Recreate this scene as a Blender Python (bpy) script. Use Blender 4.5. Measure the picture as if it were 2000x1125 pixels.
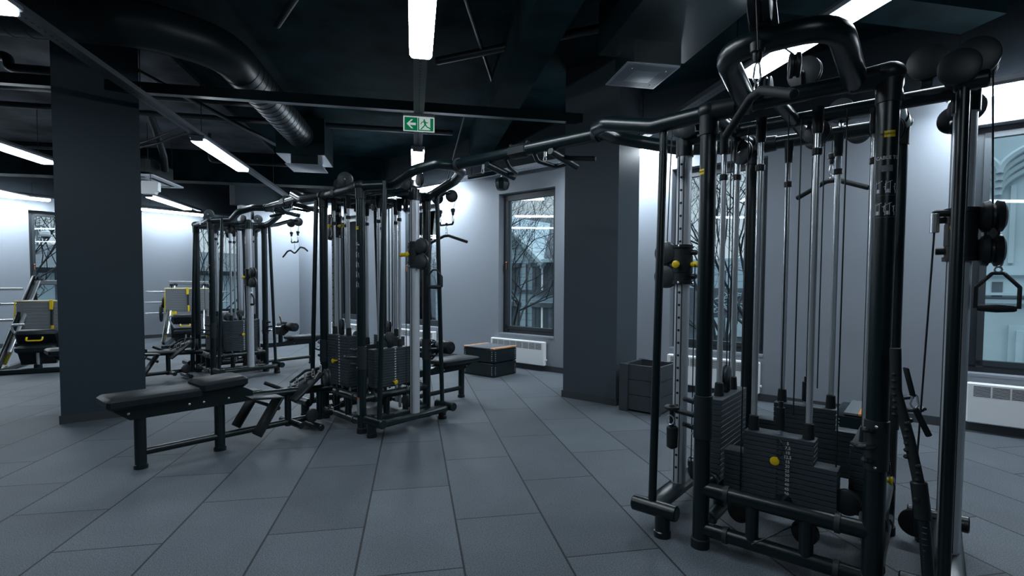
import bpy, bmesh, math, random
from mathutils import Vector, Matrix, Euler
random.seed(7)
PI = math.pi
for o in list(bpy.data.objects): bpy.data.objects.remove(o)
SC = bpy.context.scene
COL = SC.collection

# ---------------------------------------------------------------- camera
FPX, PIT, ROL, YAW, HC, CY = 995.59, 0.040996, 0.0055713, 0.19047, 1.3405, 596.59
cd = bpy.data.cameras.new('camera'); cam = bpy.data.objects.new('camera', cd); COL.objects.link(cam)
cd.sensor_width = 36; cd.lens = FPX / 2000 * 36; cd.shift_y = (CY - 562.5) / 2000; cd.clip_start = .05; cd.clip_end = 300
rt = Vector((math.cos(YAW), -math.sin(YAW), 0)); fh = Vector((math.sin(YAW), math.cos(YAW), 0)); zz = Vector((0, 0, 1))
fw = fh * math.cos(PIT) - zz * math.sin(PIT); up = fh * math.sin(PIT) + zz * math.cos(PIT)
M = Matrix((rt, up, -fw)).transposed() @ Matrix.Rotation(ROL, 3, 'Z')
cam.matrix_world = Matrix.Translation((0, 0, HC)) @ M.to_4x4()
SC.camera = cam
# ---------------------------------------------------------------- colour management, sky
SC.view_settings.view_transform = 'Standard'; SC.view_settings.look = 'None'
SC.view_settings.gamma = 1; SC.view_settings.use_curve_mapping = False
SC.view_settings.exposure = 0.0
LAMP = 27.0                     # radiance of the lit diffusers
LCOL = (.80, .91, 1.0)
w = bpy.data.worlds.new('sky'); SC.world = w; w.use_nodes = True
nt = w.node_tree; bg = nt.nodes['Background']
tc = nt.nodes.new('ShaderNodeTexCoord'); sx = nt.nodes.new('ShaderNodeSeparateXYZ'); cr = nt.nodes.new('ShaderNodeValToRGB')
nt.links.new(tc.outputs['Generated'], sx.inputs[0]); nt.links.new(sx.outputs[2], cr.inputs[0]); nt.links.new(cr.outputs[0], bg.inputs[0])
cr.color_ramp.elements[0].color = (.24, .28, .31, 1); cr.color_ramp.elements[1].color = (1, 1.15, 1.28, 1)
cr.color_ramp.elements[0].position = .30; cr.color_ramp.elements[1].position = .85
bg.inputs[1].default_value = 2.4

# ---------------------------------------------------------------- frames: T = tile grid (world axes), W = window-wall axes (t along the wall, n towards it)
ANG = math.atan2(-.7725, .635)
# ---------------------------------------------------------------- materials
MATS = {}
def mat(name, col, rough=.5, metal=0., spec=.5, emit=None, es=0., bump=None, var=None):
    if name in MATS: return MATS[name]
    m = bpy.data.materials.new(name); m.use_nodes = True; n = m.node_tree; b = n.nodes['Principled BSDF']
    b.inputs['Base Color'].default_value = (*col, 1); b.inputs['Roughness'].default_value = rough; b.inputs['Metallic'].default_value = metal
    b.inputs['Specular IOR Level'].default_value = spec
    if emit: b.inputs['Emission Color'].default_value = (*emit, 1); b.inputs['Emission Strength'].default_value = es
    if var or bump:
        t = n.nodes.new('ShaderNodeTexCoord'); ns = n.nodes.new('ShaderNodeTexNoise'); n.links.new(t.outputs['Object'], ns.inputs['Vector'])
        sc = (bump or var)[0]; ns.inputs['Scale'].default_value = sc; ns.inputs['Detail'].default_value = 4
        if bump:
            bp = n.nodes.new('ShaderNodeBump'); bp.inputs['Strength'].default_value = bump[1]; bp.inputs['Distance'].default_value = .002
            n.links.new(ns.outputs[0], bp.inputs['Height']); n.links.new(bp.outputs[0], b.inputs['Normal'])
        if var:
            n2 = n.nodes.new('ShaderNodeTexNoise'); n.links.new(t.outputs['Object'], n2.inputs['Vector']); n2.inputs['Scale'].default_value = var[0]; n2.inputs['Detail'].default_value = 5
            r = n.nodes.new('ShaderNodeValToRGB'); n.links.new(n2.outputs[0], r.inputs[0]); n.links.new(r.outputs[0], b.inputs['Base Color'])
            k = var[1]; r.color_ramp.elements[0].position = .35; r.color_ramp.elements[1].position = .68
            r.color_ramp.elements[0].color = (*[c * (1 - k) for c in col], 1); r.color_ramp.elements[1].color = (*[c * (1 + k) for c in col], 1)
    MATS[name] = m; return m
BLK = mat('black_powder_coat', (.0030, .0110, .0130), .29, 0, .60, bump=(900, .12))
BLK2 = mat('black_plastic', (.010, .015, .018), .42, 0, .45)
RUB = mat('black_rubber', (.012, .017, .020), .62, 0, .35, bump=(400, .4))
PLT = mat('cast_weight_plate', (.040, .055, .066), .5, 0, .4, bump=(300, .5))
GRY = mat('charcoal_disc_cover', (.030, .038, .044), .45, 0, .4)
PAD = mat('black_upholstery', (.008, .014, .018), .50, 0, .3, bump=(60, .15))
CHR = mat('chrome', (.80, .84, .88), .2, .72)
ALU = mat('brushed_aluminium', (.62, .66, .71), .36, .45, bump=(500, .1))
ALW = mat('satin_aluminium', (.50, .54, .58), .4, .6)
YEL = mat('yellow_plastic', (.80, .56, .004), .4)
WHT = mat('white_enamel', (.90, .92, .94), .4)
MARK = mat('white_print', (.62, .66, .70), .6)
MARKG = mat('grey_print', (.16, .19, .21), .6)
DRK = mat('dark_slot', (.004, .006, .007), .7)
WOOD = mat('varnished_plywood', (.58, .30, .17), .5, var=(30, .25))
SIL = mat('silver_label', (.26, .29, .32), .5)
ORG = mat('orange_label', (.75, .14, .02), .5)
GREEN = mat('sign_green', (.0, .17, .06), .5, emit=(.0, .26, .10), es=.35)
SIGNW = mat('sign_white', (.7, .78, .76), .5, emit=(.7, .8, .78), es=.45)
FRM = mat('anthracite_frame', (.030, .040, .048), .45)
WTRAY = mat('perforated_tray_lit', (.55, .58, .62), .5)  # tray steel lightened; lamp light on the tray is put into the colour
GRIDM = mat('perforated_tray_steel', (.05, .062, .072), .5, .3)
DUCT = mat('spiral_duct_black_paint', (.006, .013, .016), .40, 0, .35)
DIFFM = mat('vent_grey', (.22, .25, .28), .5)
LAMPM = mat('lit_diffuser', (.8, .8, .8), .5, emit=LCOL, es=LAMP)
LAMPW = mat('lit_wall_light_diffuser', (.8, .8, .8), .5, emit=LCOL, es=LAMP * 2.7)
LAMPF = mat('lit_far_light_diffuser', (.8, .8, .8), .5, emit=LCOL, es=LAMP * 1.95)
LHOUS = mat('lamp_housing', (.20, .22, .25), .45)
COPPER = mat('brass_handle', (.5, .22, .12), .35, .8)

# ---- floor: half-bond rubber tiles 1 x .5 m, speckled
def floor_mat():
    m = bpy.data.materials.new('rubber_floor_tiles'); m.use_nodes = True; n = m.node_tree; L = n.links; b = n.nodes['Principled BSDF']
    def mt(op, a, bb=None, c=None):
        x = n.nodes.new('ShaderNodeMath'); x.operation = op
        for i, v in enumerate((a, bb, c)):
            if v is None: continue
            if isinstance(v, (int, float)): x.inputs[i].default_value = v
            else: L.new(v, x.inputs[i])
        return x.outputs[0]
    t = n.nodes.new('ShaderNodeTexCoord'); s = n.nodes.new('ShaderNodeSeparateXYZ'); L.new(t.outputs['Object'], s.inputs[0])
    u = mt('DIVIDE', mt('SUBTRACT', s.outputs[0], .2302), .5); k = mt('FLOOR', u); fu = mt('FRACT', u)
    odd = mt('FLOORED_MODULO', k, 2.0)
    v = mt('ADD', mt('SUBTRACT', s.outputs[1], .86), mt('MULTIPLY', odd, .5)); j = mt('FLOOR', v); fv = mt('FRACT', v)
    du = mt('MULTIPLY', mt('MINIMUM', fu, mt('SUBTRACT', 1, fu)), .5); dv = mt('MINIMUM', fv, mt('SUBTRACT', 1, fv))
    d = mt('MINIMUM', du, mt('MULTIPLY', dv, 1.3))
    seam = n.nodes.new('ShaderNodeMapRange'); seam.inputs[1].default_value = .0030; seam.inputs[2].default_value = .0075; L.new(d, seam.inputs[0])
    cmb = n.nodes.new('ShaderNodeCombineXYZ'); L.new(k, cmb.inputs[0]); L.new(j, cmb.inputs[1])
    wn = n.nodes.new('ShaderNodeTexWhiteNoise'); wn.noise_dimensions = '3D'; L.new(cmb.outputs[0], wn.inputs['Vector'])
    ns = n.nodes.new('ShaderNodeTexNoise'); L.new(t.outputs['Object'], ns.inputs['Vector']); ns.inputs['Scale'].default_value = 170; ns.inputs['Detail'].default_value = 3; ns.inputs['Roughness'].default_value = .7
    nb = n.nodes.new('ShaderNodeTexNoise'); L.new(t.outputs['Object'], nb.inputs['Vector']); nb.inputs['Scale'].default_value = 2.2; nb.inputs['Detail'].default_value = 4
    r = n.nodes.new('ShaderNodeValToRGB'); L.new(ns.outputs[0], r.inputs[0])
    e = r.color_ramp.elements; e[0].position = .34; e[0].color = (.045, .056, .066, 1); e[1].position = .68; e[1].color = (.215, .25, .285, 1)
    fac = mt('MULTIPLY', mt('ADD', mt('MULTIPLY', wn.outputs[0], .26), .71), mt('ADD', mt('MULTIPLY', nb.outputs[0], .5), .75))
    fac = mt('MULTIPLY', fac, mt('ADD', mt('MULTIPLY', seam.outputs[0], .85), .15))
    vm = n.nodes.new('ShaderNodeVectorMath'); vm.operation = 'SCALE'; L.new(r.outputs[0], vm.inputs[0]); L.new(fac, vm.inputs['Scale']); L.new(vm.outputs[0], b.inputs['Base Color'])
    b.inputs['Roughness'].default_value = .62; b.inputs['Specular IOR Level'].default_value = .35
    h = mt('ADD', mt('MULTIPLY', seam.outputs[0], 1.0), mt('MULTIPLY', ns.outputs[0], .35))
    bp = n.nodes.new('ShaderNodeBump'); bp.inputs['Strength'].default_value = .35; bp.inputs['Distance'].default_value = .002; L.new(h, bp.inputs['Height']); L.new(bp.outputs[0], b.inputs['Normal'])
    return m
FLOORM = floor_mat()
WALLM = mat('matt_slate_wall_paint', (.270, .300, .340), .5, 0, .35, bump=(350, .15))
PILM = mat('matt_charcoal_pillar_paint', (.036, .056, .070), .5, 0, .3, bump=(350, .15))
BASEM = mat('dark_baseboard', (.045, .054, .062), .45)
CEILM = mat('black_painted_concrete', (.0040, .0165, .0210), .8, 0, .06, bump=(14, 1.0), var=(2.3, .55))
SOFM = mat('dark_grey_soffit_paint', (.022, .029, .036), .7, 0, .15)
SLABM = mat('bare_dark_concrete', (.060, .068, .080), .8, 0, .2, bump=(9, 1.0), var=(1.6, .65))
REVM = mat('window_reveal_paint', (.055, .066, .078), .5)

# ---------------------------------------------------------------- mesh builder
class MB:
    def __init__(s): s.v = []; s.f = []
    def add(s, vs, fs):
        o = len(s.v); s.v += [tuple(p) for p in vs]; s.f += [tuple(i + o for i in f) for f in fs]; return s
    def box(s, lo, hi):
        x0, y0, z0 = lo; x1, y1, z1 = hi
        return s.add([(x0, y0, z0), (x1, y0, z0), (x1, y1, z0), (x0, y1, z0), (x0, y0, z1), (x1, y0, z1), (x1, y1, z1), (x0, y1, z1)],
                     [(0, 3, 2, 1), (4, 5, 6, 7), (0, 1, 5, 4), (1, 2, 6, 5), (2, 3, 7, 6), (3, 0, 4, 7)])
    def cbox(s, c, sz, b=0.):
        h = [q / 2 for q in sz]
        if b <= 0: return s.box([c[i] - h[i] for i in range(3)], [c[i] + h[i] for i in range(3)])
        return s.rbox(Matrix.Translation(c), sz, b)
    def rbox(s, M4, sz, b=.004):
        hx, hy, hz = [q / 2 for q in sz]; b = min(b, hx * .49, hy * .49, hz * .49)
        pts = []; 
        for z, k in ((-hz, b), (-hz + b, 0), (hz - b, 0), (hz, b)):
            X, Y = hx - k, hy - k; c = b
            pts.append([(X - c, -Y, z), (X, -Y + c, z), (X, Y - c, z), (X - c, Y, z), (-X + c, Y, z), (-X, Y - c, z), (-X, -Y + c, z), (-X + c, -Y, z)])
        vs = [M4 @ Vector(p) for r in pts for p in r]; fs = []
        for r in range(3):
            for i in range(8):
                j = (i + 1) % 8; fs.append((r * 8 + i, r * 8 + j, (r + 1) * 8 + j, (r + 1) * 8 + i))
        fs.append(tuple(range(7, -1, -1))); fs.append(tuple(range(24, 32)))
        return s.add(vs, fs)
    def beam(s, p1, p2, w, h, b=.004, upv=(0, 0, 1)):
        p1 = Vector(p1); p2 = Vector(p2); d = (p2 - p1); L = d.length; d.normalize(); u = Vector(upv); sd = d.cross(u)
        if sd.length < 1e-4: sd = d.cross(Vector((1, 0, 0)))
        sd.normalize(); u = sd.cross(d)
        M4 = Matrix((sd, d, u)).transposed().to_4x4(); M4.translation = (p1 + p2) / 2
        return s.rbox(M4, (w, L, h), b)
    def tube(s, path, r, seg=14, cap=True, fil=0., closed=False, bev=0.):
        P = [Vector(p) for p in path]
        if fil > 0: P = fillet(P, fil, closed)
        n = len(P); rr = r if isinstance(r, (list, tuple)) else [r] * n
        T = []
        for i in range(n):
            a = P[(i - 1) % n] if (i > 0 or closed) else P[0]; c = P[(i + 1) % n] if (i < n - 1 or closed) else P[-1]
            T.append((c - a).normalized())
        u = T[0].orthogonal().normalized(); rings = []
        for i in range(n):
            u = (u - T[i] * u.dot(T[i])).normalized(); w_ = T[i].cross(u)
            rings.append([P[i] + (u * math.cos(2 * PI * k / seg) + w_ * math.sin(2 * PI * k / seg)) * rr[i] for k in range(seg)])
        if cap and not closed and bev > 0:
            f0 = [P[0] + (q - P[0]) * (1 - bev / rr[0]) for q in rings[0]]; f1 = [P[-1] + (q - P[-1]) * (1 - bev / rr[-1]) for q in rings[-1]]
            rings[0] = [q + T[0] * bev for q in rings[0]]; rings[-1] = [q - T[-1] * bev for q in rings[-1]]
            rings = [f0] + rings + [f1]; n += 2
        vs = [q for r_ in rings for q in r_]; fs = []
        for i in range(n if closed else n - 1):
            j = (i + 1) % n
            for k in range(seg): l = (k + 1) % seg; fs.append((i * seg + k, i * seg + l, j * seg + l, j * seg + k))
        if cap and not closed: fs.append(tuple(range(seg - 1, -1, -1))); fs.append(tuple((n - 1) * seg + k for k in range(seg)))
        return s.add(vs, fs)
    def cyl(s, p1, p2, r, seg=16, bev=0., r2=None):
        return s.tube([p1, p2], [r, r if r2 is None else r2], seg, bev=bev)
    def lathe(s, c, ax, prof, seg=24):
        """prof: list of (distance along axis, radius)"""
        c = Vector(c); a = Vector(ax).normalized(); u = a.orthogonal().normalized(); w_ = a.cross(u); vs = []; fs = []
        for d, r in prof:
            for k in range(seg): vs.append(c + a * d + (u * math.cos(2 * PI * k / seg) + w_ * math.sin(2 * PI * k / seg)) * max(r, 1e-5))
        n = len(prof)
        for i in range(n - 1):
            for k in range(seg): l = (k + 1) % seg; fs.append((i * seg + k, i * seg + l, (i + 1) * seg + l, (i + 1) * seg + k))
        fs.append(tuple(range(seg - 1, -1, -1))); fs.append(tuple((n - 1) * seg + k for k in range(seg)))
        return s.add(vs, fs)
    def ball(s, c, r, seg=14, sc=(1, 1, 1)):
        n = seg // 2; o = len(s.v)
        prof = [(-r * math.cos(PI * i / n), r * math.sin(PI * i / n)) for i in range(n + 1)]
        t = MB().lathe((0, 0, 0), (0, 0, 1), prof, seg)
        return s.add([(c[0] + v[0] * sc[0], c[1] + v[1] * sc[1], c[2] + v[2] * sc[2]) for v in t.v], t.f)
    def prism(s, poly, M4, d):
        """poly in local XY, extruded along +Z by d, mapped by M4"""
        n = len(poly); vs = [M4 @ Vector((p[0], p[1], 0)) for p in poly] + [M4 @ Vector((p[0], p[1], d)) for p in poly]
        fs = [tuple(range(n - 1, -1, -1)), tuple(range(n, 2 * n))] + [(i, (i + 1) % n, n + (i + 1) % n, n + i) for i in range(n)]
        return s.add(vs, fs)
    def build(s, name, m, parent=None, frame=None, sm=True, org=None, ang=38):
        me = bpy.data.meshes.new(name); o3 = Vector(parent['_o']) if parent is not None and '_o' in parent else Vector(org or (0, 0, 0))
        me.from_pydata([tuple(Vector(p) - o3) for p in s.v], [], s.f); me.update()
        me.materials.append(m); bm = bmesh.new(); bm.from_mesh(me); bmesh.ops.recalc_face_normals(bm, faces=bm.faces); bm.to_mesh(me); bm.free()
        if sm: me.shade_smooth(); me.set_sharp_from_angle(angle=math.radians(ang))
        o = bpy.data.objects.new(name, me); COL.objects.link(o)
        if parent is not None: o.parent = parent; o['_o'] = parent['_o']
        else:
            o['_o'] = tuple(o3)
            if frame == 'W': o.matrix_world = Matrix.Rotation(ANG, 4, 'Z') @ Matrix.Translation(o3)
            else: o.location = o3
        return o
def fillet(P, r, closed=False, n=7):
    out = []; N = len(P)
    for i, p in enumerate(P):
        if not closed and i in (0, N - 1): out.append(p); continue
        a = P[i - 1] - p; b = P[(i + 1) % N] - p; la, lb = a.length, b.length; a.normalize(); b.normalize()
        ang = a.angle(b)
        if ang > PI - .03: out.append(p); continue
        d = min(r / math.tan(ang / 2), la * .48, lb * .48)
        A, B = p + a * d, p + b * d
        for k in range(n + 1):
            t = k / n; out.append(A * (1 - t) ** 2 + p * 2 * t * (1 - t) + B * t * t)
    return out
def thing(name, org, label, cat, group=None, frame='W'):
    o = bpy.data.objects.new(name, None); COL.objects.link(o); o.empty_display_size = .1; o['_o'] = tuple(org)
    o['label'] = label; o['category'] = cat
    if group: o['group'] = group
    if frame == 'W': o.matrix_world = Matrix.Rotation(ANG, 4, 'Z') @ Matrix.Translation(org)
    else: o.location = org
    return o
def tag(o, label, cat, group=None):
    o['label'] = label; o['category'] = cat
    if group: o['group'] = group
    return o
def struct(o): o['kind'] = 'structure'; return o
def text_mesh(txt, size, fn, bold=0.0, align='CENTER', font_space=1.0):
    """flat text -> MB with verts mapped by fn(x,y)"""
    c = bpy.data.curves.new('lettering', 'FONT'); c.body = txt; c.size = size; c.align_x = align; c.align_y = 'CENTER'; c.offset = bold; c.resolution_u = 2; c.space_character = font_space
    o = bpy.data.objects.new('lettering', c); COL.objects.link(o)
    dg = bpy.context.evaluated_depsgraph_get(); me = bpy.data.meshes.new_from_object(o.evaluated_get(dg))
    b = MB(); b.add([fn(v.co.x, v.co.y) for v in me.vertices], [tuple(p.vertices) for p in me.polygons])
    bpy.data.objects.remove(o); bpy.data.curves.remove(c); bpy.data.meshes.remove(me)
    return b

# ================================================================ SETTING
NW = 6.4      # window wall
TF = -14.5   # far wall
CEIL = 3.85
ZS, ZT = .525, 2.83
NMIN, TMAX = -4.5, 4.6
fb = MB(); rc = Matrix.Rotation(ANG, 3, 'Z')
cor = [rc @ Vector(p) for p in ((TF - .3, NMIN - .3, 0), (TMAX + .3, NMIN - .3, 0), (TMAX + .3, NW + .5, 0), (TF - .3, NW + .5, 0))]
fb.add([(p.x, p.y, 0) for p in cor] + [(p.x, p.y, -.12) for p in cor], [(0, 1, 2, 3), (7, 6, 5, 4), (0, 4, 5, 1), (1, 5, 6, 2), (2, 6, 7, 3), (3, 7, 4, 0)])
struct(fb.build('floor', FLOORM, sm=False))
struct(MB().box((TF - .3, NMIN - .3, CEIL), (TMAX + .3, NW + .5, CEIL + .15)).build('ceiling', CEILM, frame='W', sm=False))
WW = 1.13
wins = [-10.60, -8.20, -5.60, -2.645, .26, 3.2]
def wall_with_holes(axis, c0, c1, a0, a1, holes):
    """wall slab from a0..a1 along its length, thickness c0..c1, holes [(x0,x1,z0,z1)]"""
    b = MB()
    def bx(x0, x1, z0, z1):
        if x1 - x0 < 1e-4 or z1 - z0 < 1e-4: return
        if axis == 't': b.box((x0, c0, z0), (x1, c1, z1))
        else: b.box((c0, x0, z0), (c1, x1, z1))
    x = a0
    for h in sorted(holes):
        bx(x, h[0], 0, CEIL); bx(h[0], h[1], 0, h[2]); bx(h[0], h[1], h[3], CEIL); x = h[1]
    bx(x, a1, 0, CEIL); return b
struct(wall_with_holes('t', NW, NW + .34, TF - .3, TMAX + .3, [(t, t + WW, ZS, ZT) for t in wins]).build('wall_right', WALLM, frame='W', sm=False))
# far wall, openings along n
SF = [(1.776, 1.13), (4.90, 1.13)]
fwins = [(a, a + l, ZS, ZT) for a, l in SF]
struct(wall_with_holes('n', TF - .34, TF, NMIN, NW, fwins).build('wall_far', WALLM, frame='W', sm=False))
struct(MB().box((TF - .3, NMIN - .3, 0), (TMAX + .3, NMIN, CEIL)).build('wall_left', PILM, frame='W', sm=False))
struct(MB().box((TMAX, NMIN, 0), (TMAX + .3, NW, CEIL)).build('wall_near', PILM, frame='W', sm=False))
struct(MB().box((TF, NW - .014, 0), (TMAX, NW, .085)).build('baseboard_right', BASEM, frame='W', sm=False))
struct(MB().box((TF, NMIN, 0), (TF + .014, NW - .014, .085)).build('baseboard_far', BASEM, frame='W', sm=False))

# upper wall zone painted black like the ceiling
struct(MB().box((TF, NW - .02, 3.14), (TMAX, NW, CEIL)).build('trim_9', SOFM, frame='W', sm=False))
struct(MB().box((TF, NMIN, 3.14), (TF + .02, NW - .02, CEIL)).build('trim_10', SOFM, frame='W', sm=False))
# glass
gm = bpy.data.materials.new('window_glass'); gm.use_nodes = True; g = gm.node_tree; g.nodes.remove(g.nodes['Principled BSDF'])
tr = g.nodes.new('ShaderNodeBsdfTransparent'); gl = g.nodes.new('ShaderNodeBsdfGlossy'); fr = g.nodes.new('ShaderNodeFresnel'); mx = g.nodes.new('ShaderNodeMixShader')
tr.inputs[0].default_value = (.92, .97, .98, 1); gl.inputs['Roughness'].default_value = .0; gl.inputs[0].default_value = (1, 1, 1, 1); fr.inputs[0].default_value = 1.33
g.links.new(fr.outputs[0], mx.inputs[0]); g.links.new(tr.outputs[0], mx.inputs[1]); g.links.new(gl.outputs[0], mx.inputs[2]); g.links.new(mx.outputs[0], g.nodes['Material Output'].inputs[0])

def window(idx, f, a0, w_, z0, z1):
    """f(a,d,z): a along wall, d depth into wall from the room face"""
    def bx(b, a_0, a_1, d0, d1, za, zb):
        p = f(a_0, d0, za); q = f(a_1, d1, zb); b.box([min(p[i], q[i]) for i in range(3)], [max(p[i], q[i]) for i in range(3)])
    a1 = a0 + w_; org = f(a0, .12, z0)
    root = thing('window_%d' % idx, org, '', ''); del root['label']; del root['category']; root['kind'] = 'structure'
    b = MB(); D0, D1, F = .13, .20, .055
    bx(b, a0, a1, D0, D1, z0, z0 + F + .02); bx(b, a0, a1, D0, D1, z1 - F, z1); bx(b, a0, a0 + F, D0, D1, z0 + F, z1 - F); bx(b, a1 - F, a1, D0, D1, z0 + F, z1 - F)
    b.build('window_frame', FRM, root, sm=False)
    b = MB(); i = F; G = .05; e0, e1 = D0 - .018, D0 + .05
    bx(b, a0 + i, a1 - i, e0, e1, z0 + i + .02, z0 + i + .02 + G); bx(b, a0 + i, a1 - i, e0, e1, z1 - i - G, z1 - i); bx(b, a0 + i, a0 + i + G, e0, e1, z0 + i, z1 - i); bx(b, a1 - i - G, a1 - i, e0, e1, z0 + i, z1 - i)
    b.build('sash', FRM, root, sm=False)
    b = MB(); bx(b, a0 + i + G - .004, a1 - i - G + .004, D0 + .02, D0 + .026, z0 + i + .02 + G - .004, z1 - i - G + .004)
    b.build('pane', gm, root, sm=False)
    b = MB(); p = f(a0 + i + .02, e0 - .012, (z0 + z1) / 2 - .1); q = f(a0 + i + .035, e0 - .012, (z0 + z1) / 2 + .06)
    c = [(p[k] + q[k]) / 2 for k in range(3)]; b.tube([(c[0], c[1], c[2] - .07), (c[0], c[1], c[2] + .05)], .009, 8); b.ball((c[0], c[1], c[2] + .05), .016, 8)
    b.build('handle', COPPER, root)
    b = MB(); bx(b, a0, a1, -.02, D0, z0 - .012, z0 + .012); b.build('window_sill', WALLM, root, sm=False)
for i, t in enumerate(wins): window(i + 1, lambda a, d, z: (a, NW + d, z), t, WW, ZS, ZT)
for i, (a, l) in enumerate(SF): window(len(wins) + 1 + i, lambda a_, d, z: (TF - d, a_, z), a, l, ZS, ZT)

# pillars (own orientation, T frame via local rotation)
def pillar(n_, cx, cy, a, w_, d, m=PILM):
    """front-left corner cx,cy ; a = angle of front face; extends w_ along a and d to its left-normal"""
    A = Matrix.Translation((cx, cy, 0)) @ Matrix.Rotation(a, 4, 'Z')
    o = MB().box((0, 0, 0), (w_, d, CEIL)).build('trim_%d' % n_, m, sm=False); o.matrix_world = A; struct(o)
    b = MB(); k = .013; b.box((-k, -k, 0), (w_ + k, 0, .08)); b.box((w_, 0, 0), (w_ + k, d, .08)); b.box((-k, 0, 0), (0, d, .08))
    q = b.build('baseboard', BASEM, o, sm=False); return o
pillar(1, -3.276, 5.488, math.radians(26.5), .655, .60)
PIL2 = mat('matt_pillar_paint_lit', (.062, .078, .094), .5, 0, .3, bump=(350, .15))  # same pillar paint, lightened for the stronger light on the right pillar
o2 = pillar(2, 1.754, 5.842, ANG, .705, .50, PIL2)
# short wall stub near the far corner
struct(MB().box((-12.42, 5.05, 0), (-12.2, NW, 3.12)).build('trim_3', WALLM, frame='W', sm=False))
struct(MB().box((-12.45, 4.9, 3.12), (-12.17, NW - .02, CEIL)).build('trim_11', SOFM, frame='W', sm=False))
# slim steel channel spanning between the pillars and the downstand beams
struct(MB().box((-9.0, 5.66, 3.20), (3.5, 5.74, 3.30)).build('trim_4', BLK, sm=False))
struct(MB().box((-9.0, 10.6, 3.25), (-.6, 10.9, CEIL)).build('trim_5', CEILM, sm=False))
struct(MB().box((.9, .5, 3.45), (1.25, 8.4, CEIL)).build('trim_7', CEILM, sm=False))
struct(MB().box((-6, 3.3, 3.5), (4.6, 3.65, CEIL)).build('trim_8', CEILM, sm=False))
struct(MB().box((-9.0, 3.70, 3.80), (-3.2, 5.6, CEIL)).build('trim_12', SLABM, sm=False))
struct(MB().box((-9.0, 5.80, 3.80), (-2.6, 10.5, CEIL)).build('trim_13', SLABM, sm=False))

# ================================================================ CEILING THINGS
def lamp(p0, p1, z, label, group, wid=.165, frame='T', name='ceiling_light'):
    """linear luminaire from p0 to p1 (frame coords), z = bottom of the diffuser"""
    c = ((p0[0] + p1[0]) / 2, (p0[1] + p1[1]) / 2, z); r = thing(name, c, label, 'ceiling light', group, frame)
    d = Vector((p1[0] - p0[0], p1[1] - p0[1], 0)); L = d.length; d.normalize(); s = Vector((-d.y, d.x, 0))
    prof = [(-.5, .035), (-.485, .012), (-.43, 0), (.43, 0), (.485, .012), (.5, .035)]
    def sec(k, sc=1.0): return [Vector(c) + d * k + s * (q[0] * wid * sc) + Vector((0, 0, q[1] + (1 - sc) * .03)) for q in prof]
    b = MB(); rings = [sec(-L / 2, .86), sec(-L / 2 + .03), sec(L / 2 - .03), sec(L / 2, .86)]; n = len(prof)
    vs = [v for q in rings for v in q]; fs = []
    for i in range(3):
        for k in range(n - 1): fs.append((i * n + k, i * n + k + 1, (i + 1) * n + k + 1, (i + 1) * n + k))
    fs.append(tuple(range(n))); fs.append(tuple(3 * n + k for k in range(n)))
    b.add(vs, fs); b.build('diffuser', (LAMPF if 'far wall' in label else LAMPW) if name == 'wall_light' else LAMPM, r)
    M4 = Matrix((d, s, Vector((0, 0, 1)))).transposed().to_4x4(); M4.translation = Vector(c) + Vector((0, 0, .058))
    b = MB().rbox(M4, (L + .05, wid * 1.02, .042), .008)
    for e in (-1, 1):
        M5 = M4.copy(); M5.translation = Vector(c) + d * (e * (L / 2 + .014)) + Vector((0, 0, .032)); b.rbox(M5, (.024, wid * .8, .05), .008)
    b.build('housing', LHOUS, r)
    return r
def tray(p0, p1, z, label, hangers=(), w_=.10, h=.045, frame='T', top=CEIL, grp='perforated cable trays', m=None):
    d = Vector((p1[0] - p0[0], p1[1] - p0[1], 0)); L = d.length; d.normalize(); s = Vector((-d.y, d.x, 0))
    c = (p0[0], p0[1], z); r = thing('cable_tray', c, label, 'cable tray', grp, frame)
    M4 = Matrix((d, s, Vector((0, 0, 1)))).transposed().to_4x4(); M4.translation = Vector((p0[0], p0[1], z)) + d * (L / 2)
    b = MB().rbox(M4 @ Matrix.Translation((0, 0, .002)), (L, w_, .004), .001)
    for e in (-1, 1): b.rbox(M4 @ Matrix.Translation((0, e * w_ / 2, h / 2)), (L, .004, h), .001)
    b.build('channel', m or GRIDM, r, sm=False)
    b = MB(); k = .05
    while k < L - .05:
        b.rbox(Matrix.Translation(Vector((p0[0], p0[1], z - .0006)) + d * k) @ M4.to_3x3().to_4x4(), (.022, .009, .001), .0002); k += .06
    b.build('slot', DRK, r, sm=False)
    if hangers:
        for k in hangers:
            q = Vector((p0[0], p0[1], z + .01)) + d * k; b = MB(); b.cyl(q, q.to_tuple()[:2] + (top,), .0045, 6); b.build('hanger_rod', BLK2, r)
    return r
# main row / left row / far-left row / right row in tile frame (bottom at z 3.0)
rows = [(.055, [(1.85, 3.90), (6.62, 8.36), (-2.5, -.6)], 'above the middle aisle'), (-2.50, [(1.9, 3.80), (6.68, 8.32), (11.0, 12.35)], 'on the left tray'),
        (-5.07, [(6.6, 8.41), (11.2, 12.95)], 'beyond the left pillar'), (2.65, [(1.75, 3.72)], 'over the right cable tower')]
nm = {(.055, 0): 'long white ceiling light nearest the top edge, in front of the exit sign', (.055, 1): 'white ceiling light hanging behind the exit sign over the middle cable tower',
      (.055, 2): 'unseen ceiling light added behind the viewpoint to brighten the middle aisle',  # unseen lamp, added to brighten the floor of the middle aisle
      (-2.50, 0): 'white ceiling light cut by the top left corner', (-2.50, 1): 'slanting white ceiling light between the left pillar and the round duct', (-2.50, 2): 'small bright ceiling light end glimpsed between far and middle cable towers',
      (-5.07, 0): 'white ceiling light left of the left pillar, the higher one', (-5.07, 1): 'white ceiling light just below the white projector box',
      (2.65, 0): 'wide white ceiling light seen through the arch of the right cable tower'}
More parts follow.
